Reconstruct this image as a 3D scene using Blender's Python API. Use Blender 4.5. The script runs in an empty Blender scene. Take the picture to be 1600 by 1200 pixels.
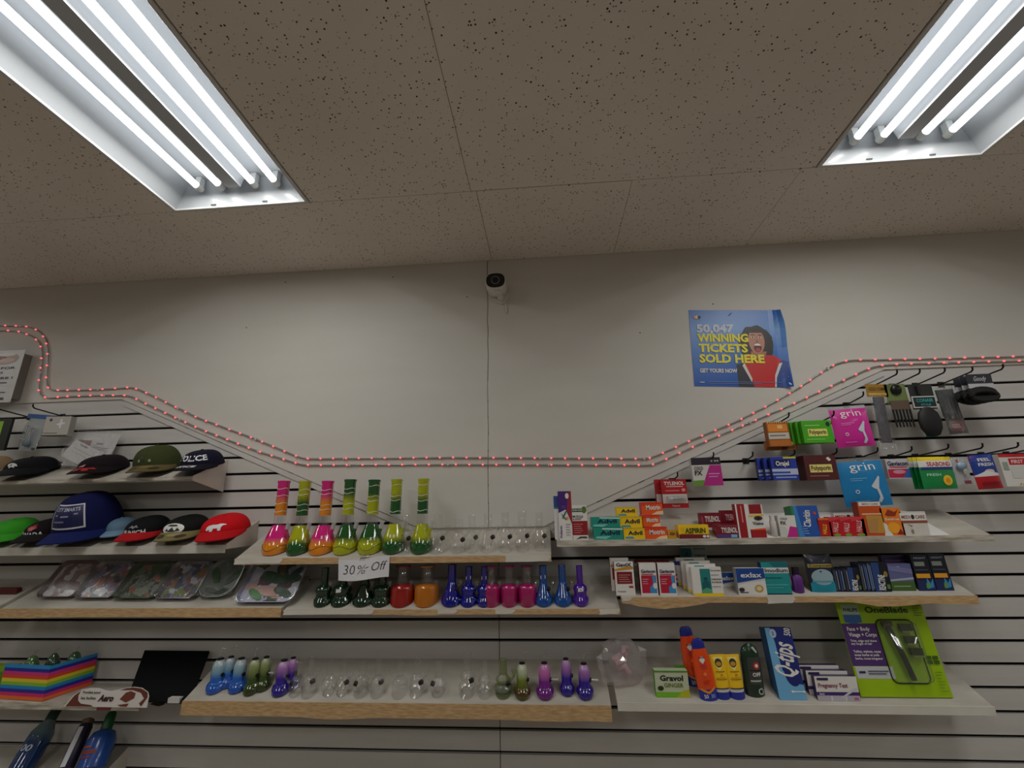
import bpy, bmesh, math, random
from mathutils import Vector, Matrix

# ------------------------------------------------------------------ camera
F_PX, PITCH, YAW, ROLL = 698.62, 0.2764, -0.0725, -0.0188
CAM = Vector((0.257, -2.0002, 1.40))
CEIL = 2.62
scene = bpy.context.scene
col = scene.collection

fwd = Vector((math.sin(YAW)*math.cos(PITCH), math.cos(YAW)*math.cos(PITCH), math.sin(PITCH)))
r0 = Vector((math.cos(YAW), -math.sin(YAW), 0.0))
u0 = r0.cross(fwd)
RGT = r0*math.cos(ROLL) + u0*math.sin(ROLL)
UPV = -r0*math.sin(ROLL) + u0*math.cos(ROLL)
cd = bpy.data.cameras.new('camera')
cam = bpy.data.objects.new('camera', cd)
col.objects.link(cam)
cd.sensor_fit = 'HORIZONTAL'; cd.sensor_width = 36.0; cd.lens = 36.0*F_PX/1600.0
cd.clip_start = 0.02
m = Matrix((RGT, UPV, -fwd)).transposed().to_4x4()
m.translation = CAM
cam.matrix_world = m
scene.camera = cam

# ------------------------------------------------------------------ world, exposure
w = bpy.data.worlds.new('world'); scene.world = w
w.use_nodes = True
w.node_tree.nodes['Background'].inputs[0].default_value = (0.5, 0.5, 0.5, 1)
w.node_tree.nodes['Background'].inputs[1].default_value = 0.0
vs = scene.view_settings
vs.view_transform = 'Standard'; vs.look = 'None'; vs.gamma = 1.0; vs.use_curve_mapping = False
vs.exposure = 0.0
scene.cycles.transparent_max_bounces = 32
scene.cycles.max_bounces = 8
scene.cycles.diffuse_bounces = 4
TUBE_GLOW = 2.6        # visible brightness of a fluorescent tube
TUBE_WATTS = 2.4       # downward light of one tube
SLAT0, PITCHZ = 1.8915, 0.0762
RX0, RX1, RY0 = -4.6, 5.0, -5.6

def ray(px, py):
    return fwd + RGT*((px-800)/F_PX) + UPV*((600-py)/F_PX)
def at(px, py, Y):
    d = ray(px, py); t = (Y-CAM.y)/d.y
    p = CAM + d*t
    return p.x, p.z

# ------------------------------------------------------------------ materials
def lin(c):
    c = c/255.0
    return c/12.92 if c <= 0.04045 else ((c+0.055)/1.055)**2.4
def rgb(c):
    return (lin(c[0]), lin(c[1]), lin(c[2]), 1.0)
MC = {}
def new_mat(name):
    mt = bpy.data.materials.new(name); mt.use_nodes = True
    nt = mt.node_tree
    return mt, nt, nt.nodes['Principled BSDF']
def mat(c, rough=0.5, metal=0.0, coat=0.0, spec=0.5):
    k = ('m', tuple(c), rough, metal, coat, spec)
    if k in MC: return MC[k]
    mt, nt, p = new_mat('paint')
    p.inputs['Base Color'].default_value = rgb(c)
    p.inputs['Metallic'].default_value = metal
    p.inputs['Coat Weight'].default_value = coat
    p.inputs['Specular IOR Level'].default_value = spec
    p.inputs['Coat Roughness'].default_value = 0.06
    n = nt.nodes.new('ShaderNodeTexNoise'); n.inputs['Scale'].default_value = 40
    mr = nt.nodes.new('ShaderNodeMapRange')
    mr.inputs['To Min'].default_value = max(0.02, rough-0.06); mr.inputs['To Max'].default_value = min(1, rough+0.06)
    nt.links.new(n.outputs['Fac'], mr.inputs['Value']); nt.links.new(mr.outputs[0], p.inputs['Roughness'])
    MC[k] = mt
    return mt
def ramp(nt, stops):
    r = nt.nodes.new('ShaderNodeValToRGB')
    e = r.color_ramp.elements
    while len(e) < len(stops): e.new(0.5)
    for i, (p, c) in enumerate(stops):
        e[i].position = p; e[i].color = rgb(c)
    return r
def grad_mat(stops, clear=0.0, rough=0.08):
    """painted or tinted glass whose own tint runs from base to top"""
    k = ('g', tuple(stops), clear, rough)
    if k in MC: return MC[k]
    mt, nt, p = new_mat('tinted_glass')
    tc = nt.nodes.new('ShaderNodeTexCoord'); sx = nt.nodes.new('ShaderNodeSeparateXYZ')
    nt.links.new(tc.outputs['Generated'], sx.inputs[0])
    r = ramp(nt, stops); nt.links.new(sx.outputs['Z'], r.inputs[0])
    nt.links.new(r.outputs[0], p.inputs['Base Color'])
    p.inputs['Roughness'].default_value = rough
    p.inputs['Coat Weight'].default_value = 1.0; p.inputs['Coat IOR'].default_value = 1.75
    if clear > 0:
        t = nt.nodes.new('ShaderNodeBsdfTransparent'); mx = nt.nodes.new('ShaderNodeMixShader')
        nt.links.new(r.outputs[0], t.inputs[0])
        mx.inputs[0].default_value = clear
        nt.links.new(p.outputs[0], mx.inputs[1]); nt.links.new(t.outputs[0], mx.inputs[2])
        nt.links.new(mx.outputs[0], nt.nodes['Material Output'].inputs[0])
    MC[k] = mt
    return mt
def glass_mat(tint=(250, 252, 250), haze=0.0, rough=0.03, wrinkle=0.0):
    """thin clear glass or film: see-through with fresnel reflections"""
    k = ('gl', tuple(tint), haze, rough, wrinkle)
    if k in MC: return MC[k]
    mt, nt, p = new_mat('clear_film' if wrinkle else 'clear_glass')
    p.inputs['Base Color'].default_value = rgb((235, 238, 240)); p.inputs['Roughness'].default_value = 0.3
    tr = nt.nodes.new('ShaderNodeBsdfTransparent'); tr.inputs[0].default_value = rgb(tint)
    gl = nt.nodes.new('ShaderNodeBsdfGlossy'); gl.inputs['Roughness'].default_value = rough
    lw = nt.nodes.new('ShaderNodeLayerWeight'); lw.inputs['Blend'].default_value = 0.5
    pw = nt.nodes.new('ShaderNodeMath'); pw.operation = 'POWER'; pw.inputs[1].default_value = 4.0
    ma = nt.nodes.new('ShaderNodeMath'); ma.operation = 'MULTIPLY_ADD'; ma.inputs[1].default_value = 0.6; ma.inputs[2].default_value = 0.09
    nt.links.new(lw.outputs['Facing'], pw.inputs[0]); nt.links.new(pw.outputs[0], ma.inputs[0])
    if wrinkle:
        n = nt.nodes.new('ShaderNodeTexNoise'); n.inputs['Scale'].default_value = wrinkle
        n.inputs['Detail'].default_value = 3; n.inputs['Distortion'].default_value = 1.5
        tcn = nt.nodes.new('ShaderNodeTexCoord'); nt.links.new(tcn.outputs['Object'], n.inputs['Vector'])
        b = nt.nodes.new('ShaderNodeBump'); b.inputs['Strength'].default_value = 1.0; b.inputs['Distance'].default_value = 0.01
        nt.links.new(n.outputs['Fac'], b.inputs['Height'])
        nt.links.new(b.outputs[0], gl.inputs['Normal']); nt.links.new(b.outputs[0], lw.inputs['Normal'])
    m1 = nt.nodes.new('ShaderNodeMixShader'); m2 = nt.nodes.new('ShaderNodeMixShader')
    m1.inputs[0].default_value = haze
    nt.links.new(tr.outputs[0], m1.inputs[1]); nt.links.new(p.outputs[0], m1.inputs[2])
    nt.links.new(ma.outputs[0], m2.inputs[0])
    nt.links.new(m1.outputs[0], m2.inputs[1]); nt.links.new(gl.outputs[0], m2.inputs[2])
    nt.links.new(m2.outputs[0], nt.nodes['Material Output'].inputs[0])
    MC[k] = mt
    return mt
def emit_mat(c, s, sampling='AUTO'):
    k = ('e', tuple(c), s)
    if k in MC: return MC[k]
    mt, nt, p = new_mat('glowing')
    p.inputs['Base Color'].default_value = rgb(c)
    p.inputs['Emission Color'].default_value = rgb(c); p.inputs['Emission Strength'].default_value = s
    mt.cycles.emission_sampling = sampling
    MC[k] = mt
    return mt
def noise_mat(key, c1, c2, scale, rough=0.6, bump=0.0, stretch=(1, 1, 1), detail=4, lo=0.35, hi=0.65, coords='Object'):
    k = ('n', key)
    if k in MC: return MC[k]
    mt, nt, p = new_mat(key)
    tc = nt.nodes.new('ShaderNodeTexCoord'); mp = nt.nodes.new('ShaderNodeMapping')
    mp.inputs['Scale'].default_value = stretch
    nt.links.new(tc.outputs[coords], mp.inputs[0])
    n = nt.nodes.new('ShaderNodeTexNoise'); n.inputs['Scale'].default_value = scale; n.inputs['Detail'].default_value = detail
    nt.links.new(mp.outputs[0], n.inputs['Vector'])
    r = ramp(nt, [(lo, c1), (hi, c2)])
    nt.links.new(n.outputs['Fac'], r.inputs[0]); nt.links.new(r.outputs[0], p.inputs['Base Color'])
    p.inputs['Roughness'].default_value = rough
    if bump:
        b = nt.nodes.new('ShaderNodeBump'); b.inputs['Strength'].default_value = bump; b.inputs['Distance'].default_value = 0.002
        nt.links.new(n.outputs['Fac'], b.inputs['Height']); nt.links.new(b.outputs[0], p.inputs['Normal'])
    MC[k] = mt
    return mt
def collage_mat(key, stops, scale, rough=0.25):
    """busy printed artwork: many small patches of flat colour"""
    k = ('c', key)
    if k in MC: return MC[k]
    mt, nt, p = new_mat(key)
    tc = nt.nodes.new('ShaderNodeTexCoord')
    nz = nt.nodes.new('ShaderNodeTexNoise'); nz.inputs['Scale'].default_value = scale*0.6
    nt.links.new(tc.outputs['Object'], nz.inputs['Vector'])
    mixv = nt.nodes.new('ShaderNodeMix'); mixv.data_type = 'VECTOR'; mixv.inputs['Factor'].default_value = 0.06
    nt.links.new(tc.outputs['Object'], mixv.inputs['A']); nt.links.new(nz.outputs['Color'], mixv.inputs['B'])
    v = nt.nodes.new('ShaderNodeTexVoronoi'); v.inputs['Scale'].default_value = scale
    nt.links.new(mixv.outputs['Result'], v.inputs['Vector'])
    sx = nt.nodes.new('ShaderNodeSeparateXYZ'); nt.links.new(v.outputs['Color'], sx.inputs[0])
    r = ramp(nt, stops); r.color_ramp.interpolation = 'CONSTANT'
    nt.links.new(sx.outputs['X'], r.inputs[0]); nt.links.new(r.outputs[0], p.inputs['Base Color'])
    p.inputs['Roughness'].default_value = rough
    MC[k] = mt
    return mt
def tile_mat():
    if 'tile' in MC: return MC['tile']
    mt, nt, p = new_mat('speckled_ceiling_tile')
    g = nt.nodes.new('ShaderNodeNewGeometry')
    n1 = nt.nodes.new('ShaderNodeTexNoise'); n1.inputs['Scale'].default_value = 1.6; n1.inputs['Detail'].default_value = 5
    nt.links.new(g.outputs['Position'], n1.inputs['Vector'])
    base = ramp(nt, [(0.3, (220, 211, 200)), (0.7, (232, 224, 214))]); nt.links.new(n1.outputs['Fac'], base.inputs[0])
    def dots(scale, thr, keep):
        v = nt.nodes.new('ShaderNodeTexVoronoi'); v.inputs['Scale'].default_value = scale
        nt.links.new(g.outputs['Position'], v.inputs['Vector'])
        sx = nt.nodes.new('ShaderNodeSeparateXYZ'); nt.links.new(v.outputs['Color'], sx.inputs[0])
        th = nt.nodes.new('ShaderNodeMath'); th.operation = 'MULTIPLY'; th.inputs[1].default_value = thr
        nt.links.new(sx.outputs['Y'], th.inputs[0])
        lt = nt.nodes.new('ShaderNodeMath'); lt.operation = 'LESS_THAN'
        nt.links.new(v.outputs['Distance'], lt.inputs[0]); nt.links.new(th.outputs[0], lt.inputs[1])
        k_ = nt.nodes.new('ShaderNodeMath'); k_.operation = 'LESS_THAN'; k_.inputs[1].default_value = keep
        nt.links.new(sx.outputs['X'], k_.inputs[0])
        mu = nt.nodes.new('ShaderNodeMath'); mu.operation = 'MULTIPLY'
        nt.links.new(lt.outputs[0], mu.inputs[0]); nt.links.new(k_.outputs[0], mu.inputs[1])
        return mu
    d1 = dots(60, 0.20, 0.62); d2 = dots(105, 0.30, 0.50)
    mx = nt.nodes.new('ShaderNodeMath'); mx.operation = 'MAXIMUM'
    nt.links.new(d1.outputs[0], mx.inputs[0]); nt.links.new(d2.outputs[0], mx.inputs[1])
    mc = nt.nodes.new('ShaderNodeMix'); mc.data_type = 'RGBA'
    mc.inputs['B'].default_value = rgb((62, 50, 42))
    nt.links.new(mx.outputs[0], mc.inputs['Factor']); nt.links.new(base.outputs[0], mc.inputs['A'])
    nt.links.new(mc.outputs['Result'], p.inputs['Base Color'])
    p.inputs['Roughness'].default_value = 0.9
    b = nt.nodes.new('ShaderNodeBump'); b.inputs['Strength'].default_value = 0.5; b.inputs['Distance'].default_value = 0.002; b.invert = True
    nt.links.new(mx.outputs[0], b.inputs['Height']); nt.links.new(b.outputs[0], p.inputs['Normal'])
    MC['tile'] = mt
    return mt
WHITE = (236, 235, 232); BLACK = (14, 14, 16)
GLASS = glass_mat((254, 254, 254), 0.012)
CLEAR_FILM = glass_mat((248, 249, 249), 0.03, 0.07, 60.0)

# ------------------------------------------------------------------ mesh tools
class MB:
    def __init__(s): s.v = []; s.f = []; s.m = []; s.mats = []
    def mi(s, mt):
        if mt not in s.mats: s.mats.append(mt)
        return s.mats.index(mt)
    def add(s, vs_, fs, mt):
        o = len(s.v); i = s.mi(mt)
        s.v += [tuple(x) for x in vs_]
        for f in fs: s.f.append(tuple(o+q for q in f)); s.m.append(i)
        return s
    def box(s, x0, x1, y0, y1, z0, z1, mt):
        return s.add([(x0,y0,z0),(x1,y0,z0),(x1,y1,z0),(x0,y1,z0),(x0,y0,z1),(x1,y0,z1),(x1,y1,z1),(x0,y1,z1)],
                     [(0,3,2,1),(4,5,6,7),(0,1,5,4),(1,2,6,5),(2,3,7,6),(3,0,4,7)], mt)
    def prism(s, pts, y0, y1, mt):
        """polygon in the xz plane pushed from y0 (front) to y1 (back)"""
        n = len(pts)
        vs_ = [(x, y0, z) for x, z in pts]+[(x, y1, z) for x, z in pts]
        fs = [tuple(range(n)), tuple(range(2*n-1, n-1, -1))]+[(i, i+n, (i+1) % n+n, (i+1) % n) for i in range(n)]
        return s.add(vs_, fs, mt)
    def prism_x(s, pts, x0, x1, mt):
        n = len(pts)
        vs_ = [(x0, y, z) for y, z in pts]+[(x1, y, z) for y, z in pts]
        fs = [tuple(range(n)), tuple(range(2*n-1, n-1, -1))]+[(i, i+n, (i+1) % n+n, (i+1) % n) for i in range(n)]
        return s.add(vs_, fs, mt)
    def lathe(s, prof, mt, n=24, c=(0, 0, 0), sy=1.0, cap=True):
        vs_ = []; fs = []
        for r, z in prof:
            for k in range(n):
                a = 2*math.pi*k/n
                vs_.append((c[0]+r*math.cos(a), c[1]+r*math.sin(a)*sy, c[2]+z))
        for i in range(len(prof)-1):
            for k in range(n):
                k2 = (k+1) % n
                fs.append((i*n+k, i*n+k2, (i+1)*n+k2, (i+1)*n+k))
        if cap:
            if prof[0][0] > 1e-4: fs.append(tuple(range(n-1, -1, -1)))
            if prof[-1][0] > 1e-4: fs.append(tuple((len(prof)-1)*n+k for k in range(n)))
        return s.add(vs_, fs, mt)
    def tube(s, pts, r, mt, n=8, taper=None):
        pts = [Vector(p) for p in pts]; vs_ = []; fs = []
        for i, p in enumerate(pts):
            d = (pts[min(i+1, len(pts)-1)]-pts[max(i-1, 0)]).normalized()
            a = Vector((0, 0, 1)) if abs(d.z) < 0.9 else Vector((0, 1, 0))
            u = d.cross(a).normalized(); v = d.cross(u).normalized()
            rr = r if taper is None else r+(taper-r)*i/(len(pts)-1)
            for k in range(n):
                q = 2*math.pi*k/n
                vs_.append(p+u*rr*math.cos(q)+v*rr*math.sin(q))
        for i in range(len(pts)-1):
            for k in range(n):
                k2 = (k+1) % n
                fs.append((i*n+k, (i+1)*n+k, (i+1)*n+k2, i*n+k2))
        fs.append(tuple(range(n))); fs.append(tuple((len(pts)-1)*n+k for k in range(n-1, -1, -1)))
        return s.add(vs_, fs, mt)
    def grid(s, nu, nv, fn, mt, flip=False):
        vs_ = [fn(i/nu, j/nv) for j in range(nv+1) for i in range(nu+1)]
        fs = []
        for j in range(nv):
            for i in range(nu):
                a = j*(nu+1)+i
                q = (a, a+1, a+nu+2, a+nu+1)
                fs.append(q[::-1] if flip else q)
        return s.add(vs_, fs, mt)
    def build(s, name, parent=None, loc=(0, 0, 0), rot=(0, 0, 0), smooth=False, fix=True, bevel=0.0):
        me = bpy.data.meshes.new(name)
        me.from_pydata(s.v, [], s.f)
        for mt in s.mats: me.materials.append(mt)
        me.polygons.foreach_set('material_index', s.m)
        if fix or bevel:
            bm = bmesh.new(); bm.from_mesh(me)
            if fix: bmesh.ops.recalc_face_normals(bm, faces=bm.faces)
            if bevel: bmesh.ops.bevel(bm, geom=bm.edges[:], offset=bevel, segments=1, affect='EDGES')
            bm.to_mesh(me); bm.free()
        if smooth:
            me.polygons.foreach_set('use_smooth', [True]*len(me.polygons))
            if hasattr(me, 'set_sharp_from_angle'): me.set_sharp_from_angle(angle=math.radians(50))
        me.update()
        o = bpy.data.objects.new(name, me); col.objects.link(o)
        o.location = loc; o.rotation_euler = rot
        if parent: o.parent = parent
        return o
def empty(name, loc=(0, 0, 0), rot=(0, 0, 0)):
    o = bpy.data.objects.new(name, None); col.objects.link(o)
    o.location = loc; o.rotation_euler = rot; o.empty_display_size = 0.05
    return o
def tag(o, label, cat, group=None):
    o['label'] = label; o['category'] = cat
    if group: o['group'] = group
    return o
def struct(o): o['kind'] = 'structure'; return o

TXT = {}
def text_mesh(s, bold=0.0):
    """flat letters, height 1 = capital height, left-bottom at origin; returns verts2d, faces, width"""
    k = (s, bold)
    if k in TXT: return TXT[k]
    cu = bpy.data.curves.new('letters', 'FONT')
    cu.body = s; cu.size = 1.0; cu.offset = bold; cu.resolution_u = 2; cu.fill_mode = 'FRONT'
    o = bpy.data.objects.new('letters', cu); col.objects.link(o)
    bpy.context.view_layer.update()
    dg = bpy.context.evaluated_depsgraph_get()
    me = bpy.data.meshes.new_from_object(o.evaluated_get(dg))
    vs_ = [(v.co.x, v.co.y) for v in me.vertices]; fs = [tuple(p.vertices) for p in me.polygons]
    bpy.data.objects.remove(o); bpy.data.curves.remove(cu); bpy.data.meshes.remove(me)
    if not vs_:
        TXT[k] = ([], [], 1.0); return TXT[k]
    x0 = min(v[0] for v in vs_); x1 = max(v[0] for v in vs_)
    h = 0.70
    vs_ = [((x-x0)/h, y/h) for x, y in vs_]
    TXT[k] = (vs_, fs, (x1-x0)/h)
    return TXT[k]

def prints(root, items, W, H, mp=None, curved=False, eps=0.0005):
    """flat print on a face W wide and H high; u,v run 0..1 from its lower left corner"""
    if mp is None: mp = lambda u, v, e: ((u-0.5)*W, -e, v*H)
    pan = MB(); let = MB()
    for li, it in enumerate(items):
        e = eps*(1+0.35*li)
        k = it[0]
        if k == 't':
            _, s, u, v, h, c = it[:6]
            op = it[6] if len(it) > 6 else {}
            vs_, fs, tw = text_mesh(s, op.get('b', 0.02))
            hh = h*H; ww = tw*hh
            mw = op.get('w')
            sxx = 1.0
            if mw: sxx = mw*W/ww; ww = mw*W
            an = math.radians(op.get('r', 0)); ca, sa = math.cos(an), math.sin(an)
            al = op.get('a', 'c'); ox = {'l': 0, 'c': -ww/2, 'r': -ww}[al]
            sl = op.get('i', 0.0)
            pts = []
            for x, y in vs_:
                X = x*hh*sxx+ox+y*hh*sl; Y = y*hh
                pts.append((u+(X*ca-Y*sa)/W, v+(X*sa+Y*ca)/H))
            let.add([mp(a, b, e) for a, b in pts], fs, mat(c, 0.5))
            continue
        if k == 'r':
            _, a0, b0, a1, b1, c = it
            nu = 8 if curved else 1; nv = 6 if curved else 1
            pan.grid(nu, nv, lambda s_, t_: mp(a0+(a1-a0)*s_, b0+(b1-b0)*t_, e), mat(c, 0.45))
            continue
        if k == 'e':
            _, a, b, ra, rb, c = it
            pts = [(a+ra*math.cos(q*math.pi/10), b+rb*math.sin(q*math.pi/10)) for q in range(20)]
        else:
            _, pts, c = it
        if curved:
            bm = bmesh.new()
            f = bm.faces.new([bm.verts.new((a, b, 0)) for a, b in pts])
            bmesh.ops.triangulate(bm, faces=bm.faces[:])
            bmesh.ops.subdivide_edges(bm, edges=bm.edges[:], cuts=6 if len(pts) <= 6 else 2, use_grid_fill=True)
            bm.verts.index_update()
            vs_ = [mp(v.co.x, v.co.y, e) for v in bm.verts]
            pan.add(vs_, [tuple(v.index for v in f.verts) for f in bm.faces], mat(c, 0.45)); bm.free()
        else:
            pan.add([mp(a, b, e) for a, b in pts], [tuple(range(len(pts)))], mat(c, 0.45))
    po_ = pan.build('printed_panel', root, fix=False) if pan.v else None
    if let.v: let.build('lettering', po_ if po_ and root.parent is None else root, fix=False)

ORD = ['first', 'second', 'third', 'fourth', 'fifth', 'sixth', 'seventh', 'eighth', 'ninth', 'tenth']
rnd = random.Random(7)

# ------------------------------------------------------------------ setting: room shell
wall_m = noise_mat('painted_wall', (207, 204, 197), (211, 208, 202), 2.0, 0.6, 0.0, (1, 1, 4), 6)
slat_m = noise_mat('painted_slat', (198, 196, 192), (206, 204, 200), 2.5, 0.5, 0.03, (1, 1, 10), 5)
back_m = mat((30, 25, 22), 0.9)
floor_m = noise_mat('vinyl_floor', (150, 141, 128), (166, 156, 142), 5.0, 0.45)
side_m = noise_mat('side_wall_paint', (160, 156, 150), (168, 164, 158), 2.0, 0.7)
b = MB(); b.box(RX0, RX1, RY0, 0.2, -0.12, 0, floor_m); struct(b.build('floor'))
b = MB(); b.box(RX0-0.1, RX0, RY0, 0.2, 0, 2.9, side_m); struct(b.build('wall_left'))
b = MB(); b.box(RX1, RX1+0.1, RY0, 0.2, 0, 2.9, side_m); struct(b.build('wall_right'))
b = MB(); b.box(RX0, RX1, RY0-0.1, RY0, 0, 2.9, side_m); struct(b.build('wall_rear'))
b = MB(); b.box(RX0, RX1, 0.030, 0.1, 0, 2.9, back_m); wallb = struct(b.build('wall_back'))

# slats of the display wall: each board is a piece of its own
SEAM = 0.041
SLOT = 0.0115
proto = {}
rows = [(SLAT0-PITCHZ*(i+1)+SLOT/2, SLAT0-PITCHZ*i-SLOT/2) for i in range(24)]
for i, (z0, z1) in enumerate([(SLAT0+SLOT/2, 1.985)]+rows):
    for sd, (x0, x1) in enumerate(((RX0, SEAM-0.0015), (SEAM+0.0015, RX1))):
        key = (sd, i == 0)
        if key not in proto:
            b = MB(); h = z1-z0
            # chamfered board with the rebates of a slot wall
            pr = [(0.0, 0.0), (-0.0, h), (0.0015, h+0.0), (0.016, h), (0.016, 0.0)] if i else [(0, 0), (0, h), (0.016, h), (0.016, 0)]
            b.prism_x(pr, x0, x1, slat_m)
            o = b.build('slat', wallb, (0, 0, z0)); proto[key] = o
        else:
            o = proto[key].copy(); col.objects.link(o); o.parent = wallb; o.location = (0, 0, z0)

# smooth upper boards with sloping lower edges, split along the cracked seam
cr = [(0.0, 2.615)]
zc = 2.615
while zc > 1.36:
    zc -= rnd.uniform(0.04, 0.09); cr.append((rnd.uniform(-0.0022, 0.0022), max(zc, 1.335)))
cr[-1] = (0.0, 1.335)
ctop = CEIL+0.02
PL = [(RX0, ctop), (RX0, 1.966), (-1.825, 1.966), (-0.30, 1.335)]+[(x-0.0014, z) for x, z in reversed(cr)]+[(-0.0014, ctop)]
PR = [(x+0.0014, z) for x, z in cr]+[(0.237, 1.335), (1.752, 1.968), (RX1, 1.968), (RX1, ctop), (0.0014, ctop)]
b = MB(); b.prism(PL, -0.007, -0.0005, wall_m); b.build('wall_board', wallb)
b = MB(); b.prism(PR, -0.007, -0.0005, wall_m); b.build('wall_board', wallb)
def strip(p, q, wd):
    d = Vector((q[0]-p[0], q[1]-p[1])).normalized(); n_ = Vector((d.y, -d.x))
    if n_.y > 0: n_ = -n_
    return [p, q, (q[0]+n_.x*wd, q[1]+n_.y*wd), (p[0]+n_.x*wd, p[1]+n_.y*wd)]
b = MB(); b.prism(strip((-1.80, 1.9525), (-0.32, 1.340), 0.022), -0.0045, -0.0004, slat_m); struct(b.build('trim_1'))
b = MB(); b.prism(strip((1.74, 1.9600), (0.262, 1.342), 0.022), -0.0045, -0.0004, slat_m); struct(b.build('trim_2'))

# nail holes and small screws in the upper boards
b = MB()
for px, py in ((446, 441), (614, 433), (730, 464), (1114, 475), (385, 512), (1000, 520), (1243, 610)):
    X, Z = at(px, py, -0.007)
    pts = [(X+0.0035*math.cos(a*0.785), Z+0.003*math.sin(a*0.785)) for a in range(8)]
    b.prism(pts, -0.0078, -0.006, mat((40, 34, 30), 0.8))
b.build('nail_holes', wallb)

# ------------------------------------------------------------------ ceiling tiles
b = MB(); b.box(RX0, RX1, RY0, 0.2, 2.78, 2.9, mat((30, 26, 24), 0.9)); ceil = struct(b.build('ceiling'))
tm = tile_mat()
FIX_X = [-3.475, -0.95, 1.60, 4.14]
FIX_Y = [(-0.52, -1.74), (-2.96, -4.18)]
ys = [-0.0075, -0.52, -1.74, -2.96, -4.18, RY0]
def tile(x0, x1, y1, y0):
    g = 0.0003+rnd.uniform(0, 0.0006); t = 0.014; c = 0.0010
    x0 += g; x1 -= g; y0 += g; y1 -= g
    dz = rnd.uniform(-0.0008, 0.0008)
    mb = MB()
    v = [(x0+c,y0+c,0),(x1-c,y0+c,0),(x1-c,y1-c,0),(x0+c,y1-c,0),(x0,y0,c),(x1,y0,c),(x1,y1,c),(x0,y1,c),(x0,y0,t),(x1,y0,t),(x1,y1,t),(x0,y1,t)]
    f = [(3,2,1,0),(8,9,10,11)]+[(i,(i+1)%4,(i+1)%4+4,i+4) for i in range(4)]+[(i+4,(i+1)%4+4,(i+1)%4+8,i+8) for i in range(4)]
    mb.add(v, f, tm); mb.build('ceiling_tile', ceil, (0, 0, CEIL+dz))
for r_, (ya, yb) in enumerate(zip(ys[:-1], ys[1:])):
    fixrow = r_ in (1, 3)
    cuts = []
    if fixrow:
        ed = sorted([x for fx in FIX_X for x in (fx-0.292, fx+0.292)])
        spans = [(RX0, ed[0])]+[(ed[2*i+1], ed[2*i+2]) for i in range(len(FIX_X)-1)]+([(ed[-1], RX1)] if ed[-1] < RX1 else [])
        for a, c in spans:
            if a < -0.3 < c or (a < 0 < c): cuts += [(a, 0.0), (0.0, c)]
            else: cuts.append((a, c))
    else:
        k = RX0; xs = [RX0]+[x for x in (-3.78, -2.52, -1.26, 0.022 if r_ == 0 else 0.0, 0.63, 1.262, 2.52, 3.78)]+[RX1]
        cuts = list(zip(xs[:-1], xs[1:]))
    for a, c in cuts: tile(a, c, ya, yb)

# ------------------------------------------------------------------ fluorescent fixtures
enamel = mat((176, 180, 184), 0.35, coat=0.2)
rim_m = mat((205, 205, 203), 0.35)
def fixture(cx, ya, yb, label):
    """recessed four-tube troffer; local z=0 is the ceiling face"""
    cy = (ya+yb)/2; L = abs(ya-yb)/2; Wd = 0.29
    root = tag(empty('ceiling_light', (cx, cy, CEIL)), label, 'ceiling light', 'recessed fluorescent lights in the ceiling')
    fr = MB(); o = 0.014
    for x0, x1, y0, y1 in ((-Wd, Wd, -L, -L+o), (-Wd, Wd, L-o, L), (-Wd, -Wd+o, -L+o, L-o), (Wd-o, Wd, -L+o, L-o)):
        fr.box(x0, x1, y0, y1, -0.005, 0.004, rim_m)
    fr.build('frame', root, bevel=0.001)
    pan = MB(); a = Wd-0.008; e = L-0.008; t = 0.225; zt = 0.118
    pan.add([(-a,-e,0.002),(a,-e,0.002),(a,e,0.002),(-a,e,0.002),(-t,-e+0.02,zt),(t,-e+0.02,zt),(t,e-0.02,zt),(-t,e-0.02,zt)],
            [(0,1,5,4),(1,2,6,5),(2,3,7,6),(3,0,4,7),(4,5,6,7)], enamel)
    pan.build('reflector_pan', root, fix=False)
    bc = MB(); bc.add([(-0.046,-e+0.05,zt),(0.046,-e+0.05,zt),(0.027,-e+0.05,0.050),(-0.027,-e+0.05,0.050),
                       (-0.046,e-0.05,zt),(0.046,e-0.05,zt),(0.027,e-0.05,0.050),(-0.027,e-0.05,0.050)],
                      [(0,1,2,3),(7,6,5,4),(3,2,6,7),(1,5,6,2),(0,3,7,4)], enamel)
    bc.build('ballast_cover', root)
    for x in (-0.163, -0.071, 0.071, 0.163):
        tb = MB(); tb.tube([(x, -L+0.058, 0.072), (x, L-0.058, 0.072)], 0.0128, emit_mat((248, 252, 255), TUBE_GLOW), 14)
        tbo = tb.build('fluorescent_tube', root, smooth=True)
        for s in (-1, 1):
            so = MB(); so.tube([(x, s*(L-0.060), 0.072), (x, s*(L-0.032), 0.072)], 0.0135, mat((214, 216, 212), 0.4), 14)
            so.box(x-0.011, x+0.011, s*(L-0.045)-0.012, s*(L-0.045)+0.012, 0.070, 0.116, mat((206, 208, 206), 0.4))
            so.build('lamp_holder', tbo)
        ld = bpy.data.lights.new('tube_light', 'AREA'); ld.shape = 'RECTANGLE'; ld.size = 0.024; ld.size_y = 2*L-0.14
        ld.energy = TUBE_WATTS; ld.color = (1.0, 0.976, 0.925)
        lo = bpy.data.objects.new('tube_light', ld); col.objects.link(lo); lo.parent = root; lo.location = (x, 0, 0.0588)
    ev = MB()
    for s in (-1, 1):
        for x in (-0.11, 0.11): ev.box(x-0.01, x+0.01, s*(L-0.018)-0.002, s*(L-0.018)+0.002, 0.004, 0.0085, mat((40, 40, 40), 0.5))
    ev.build('latch_slots', root)
    return root
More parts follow.
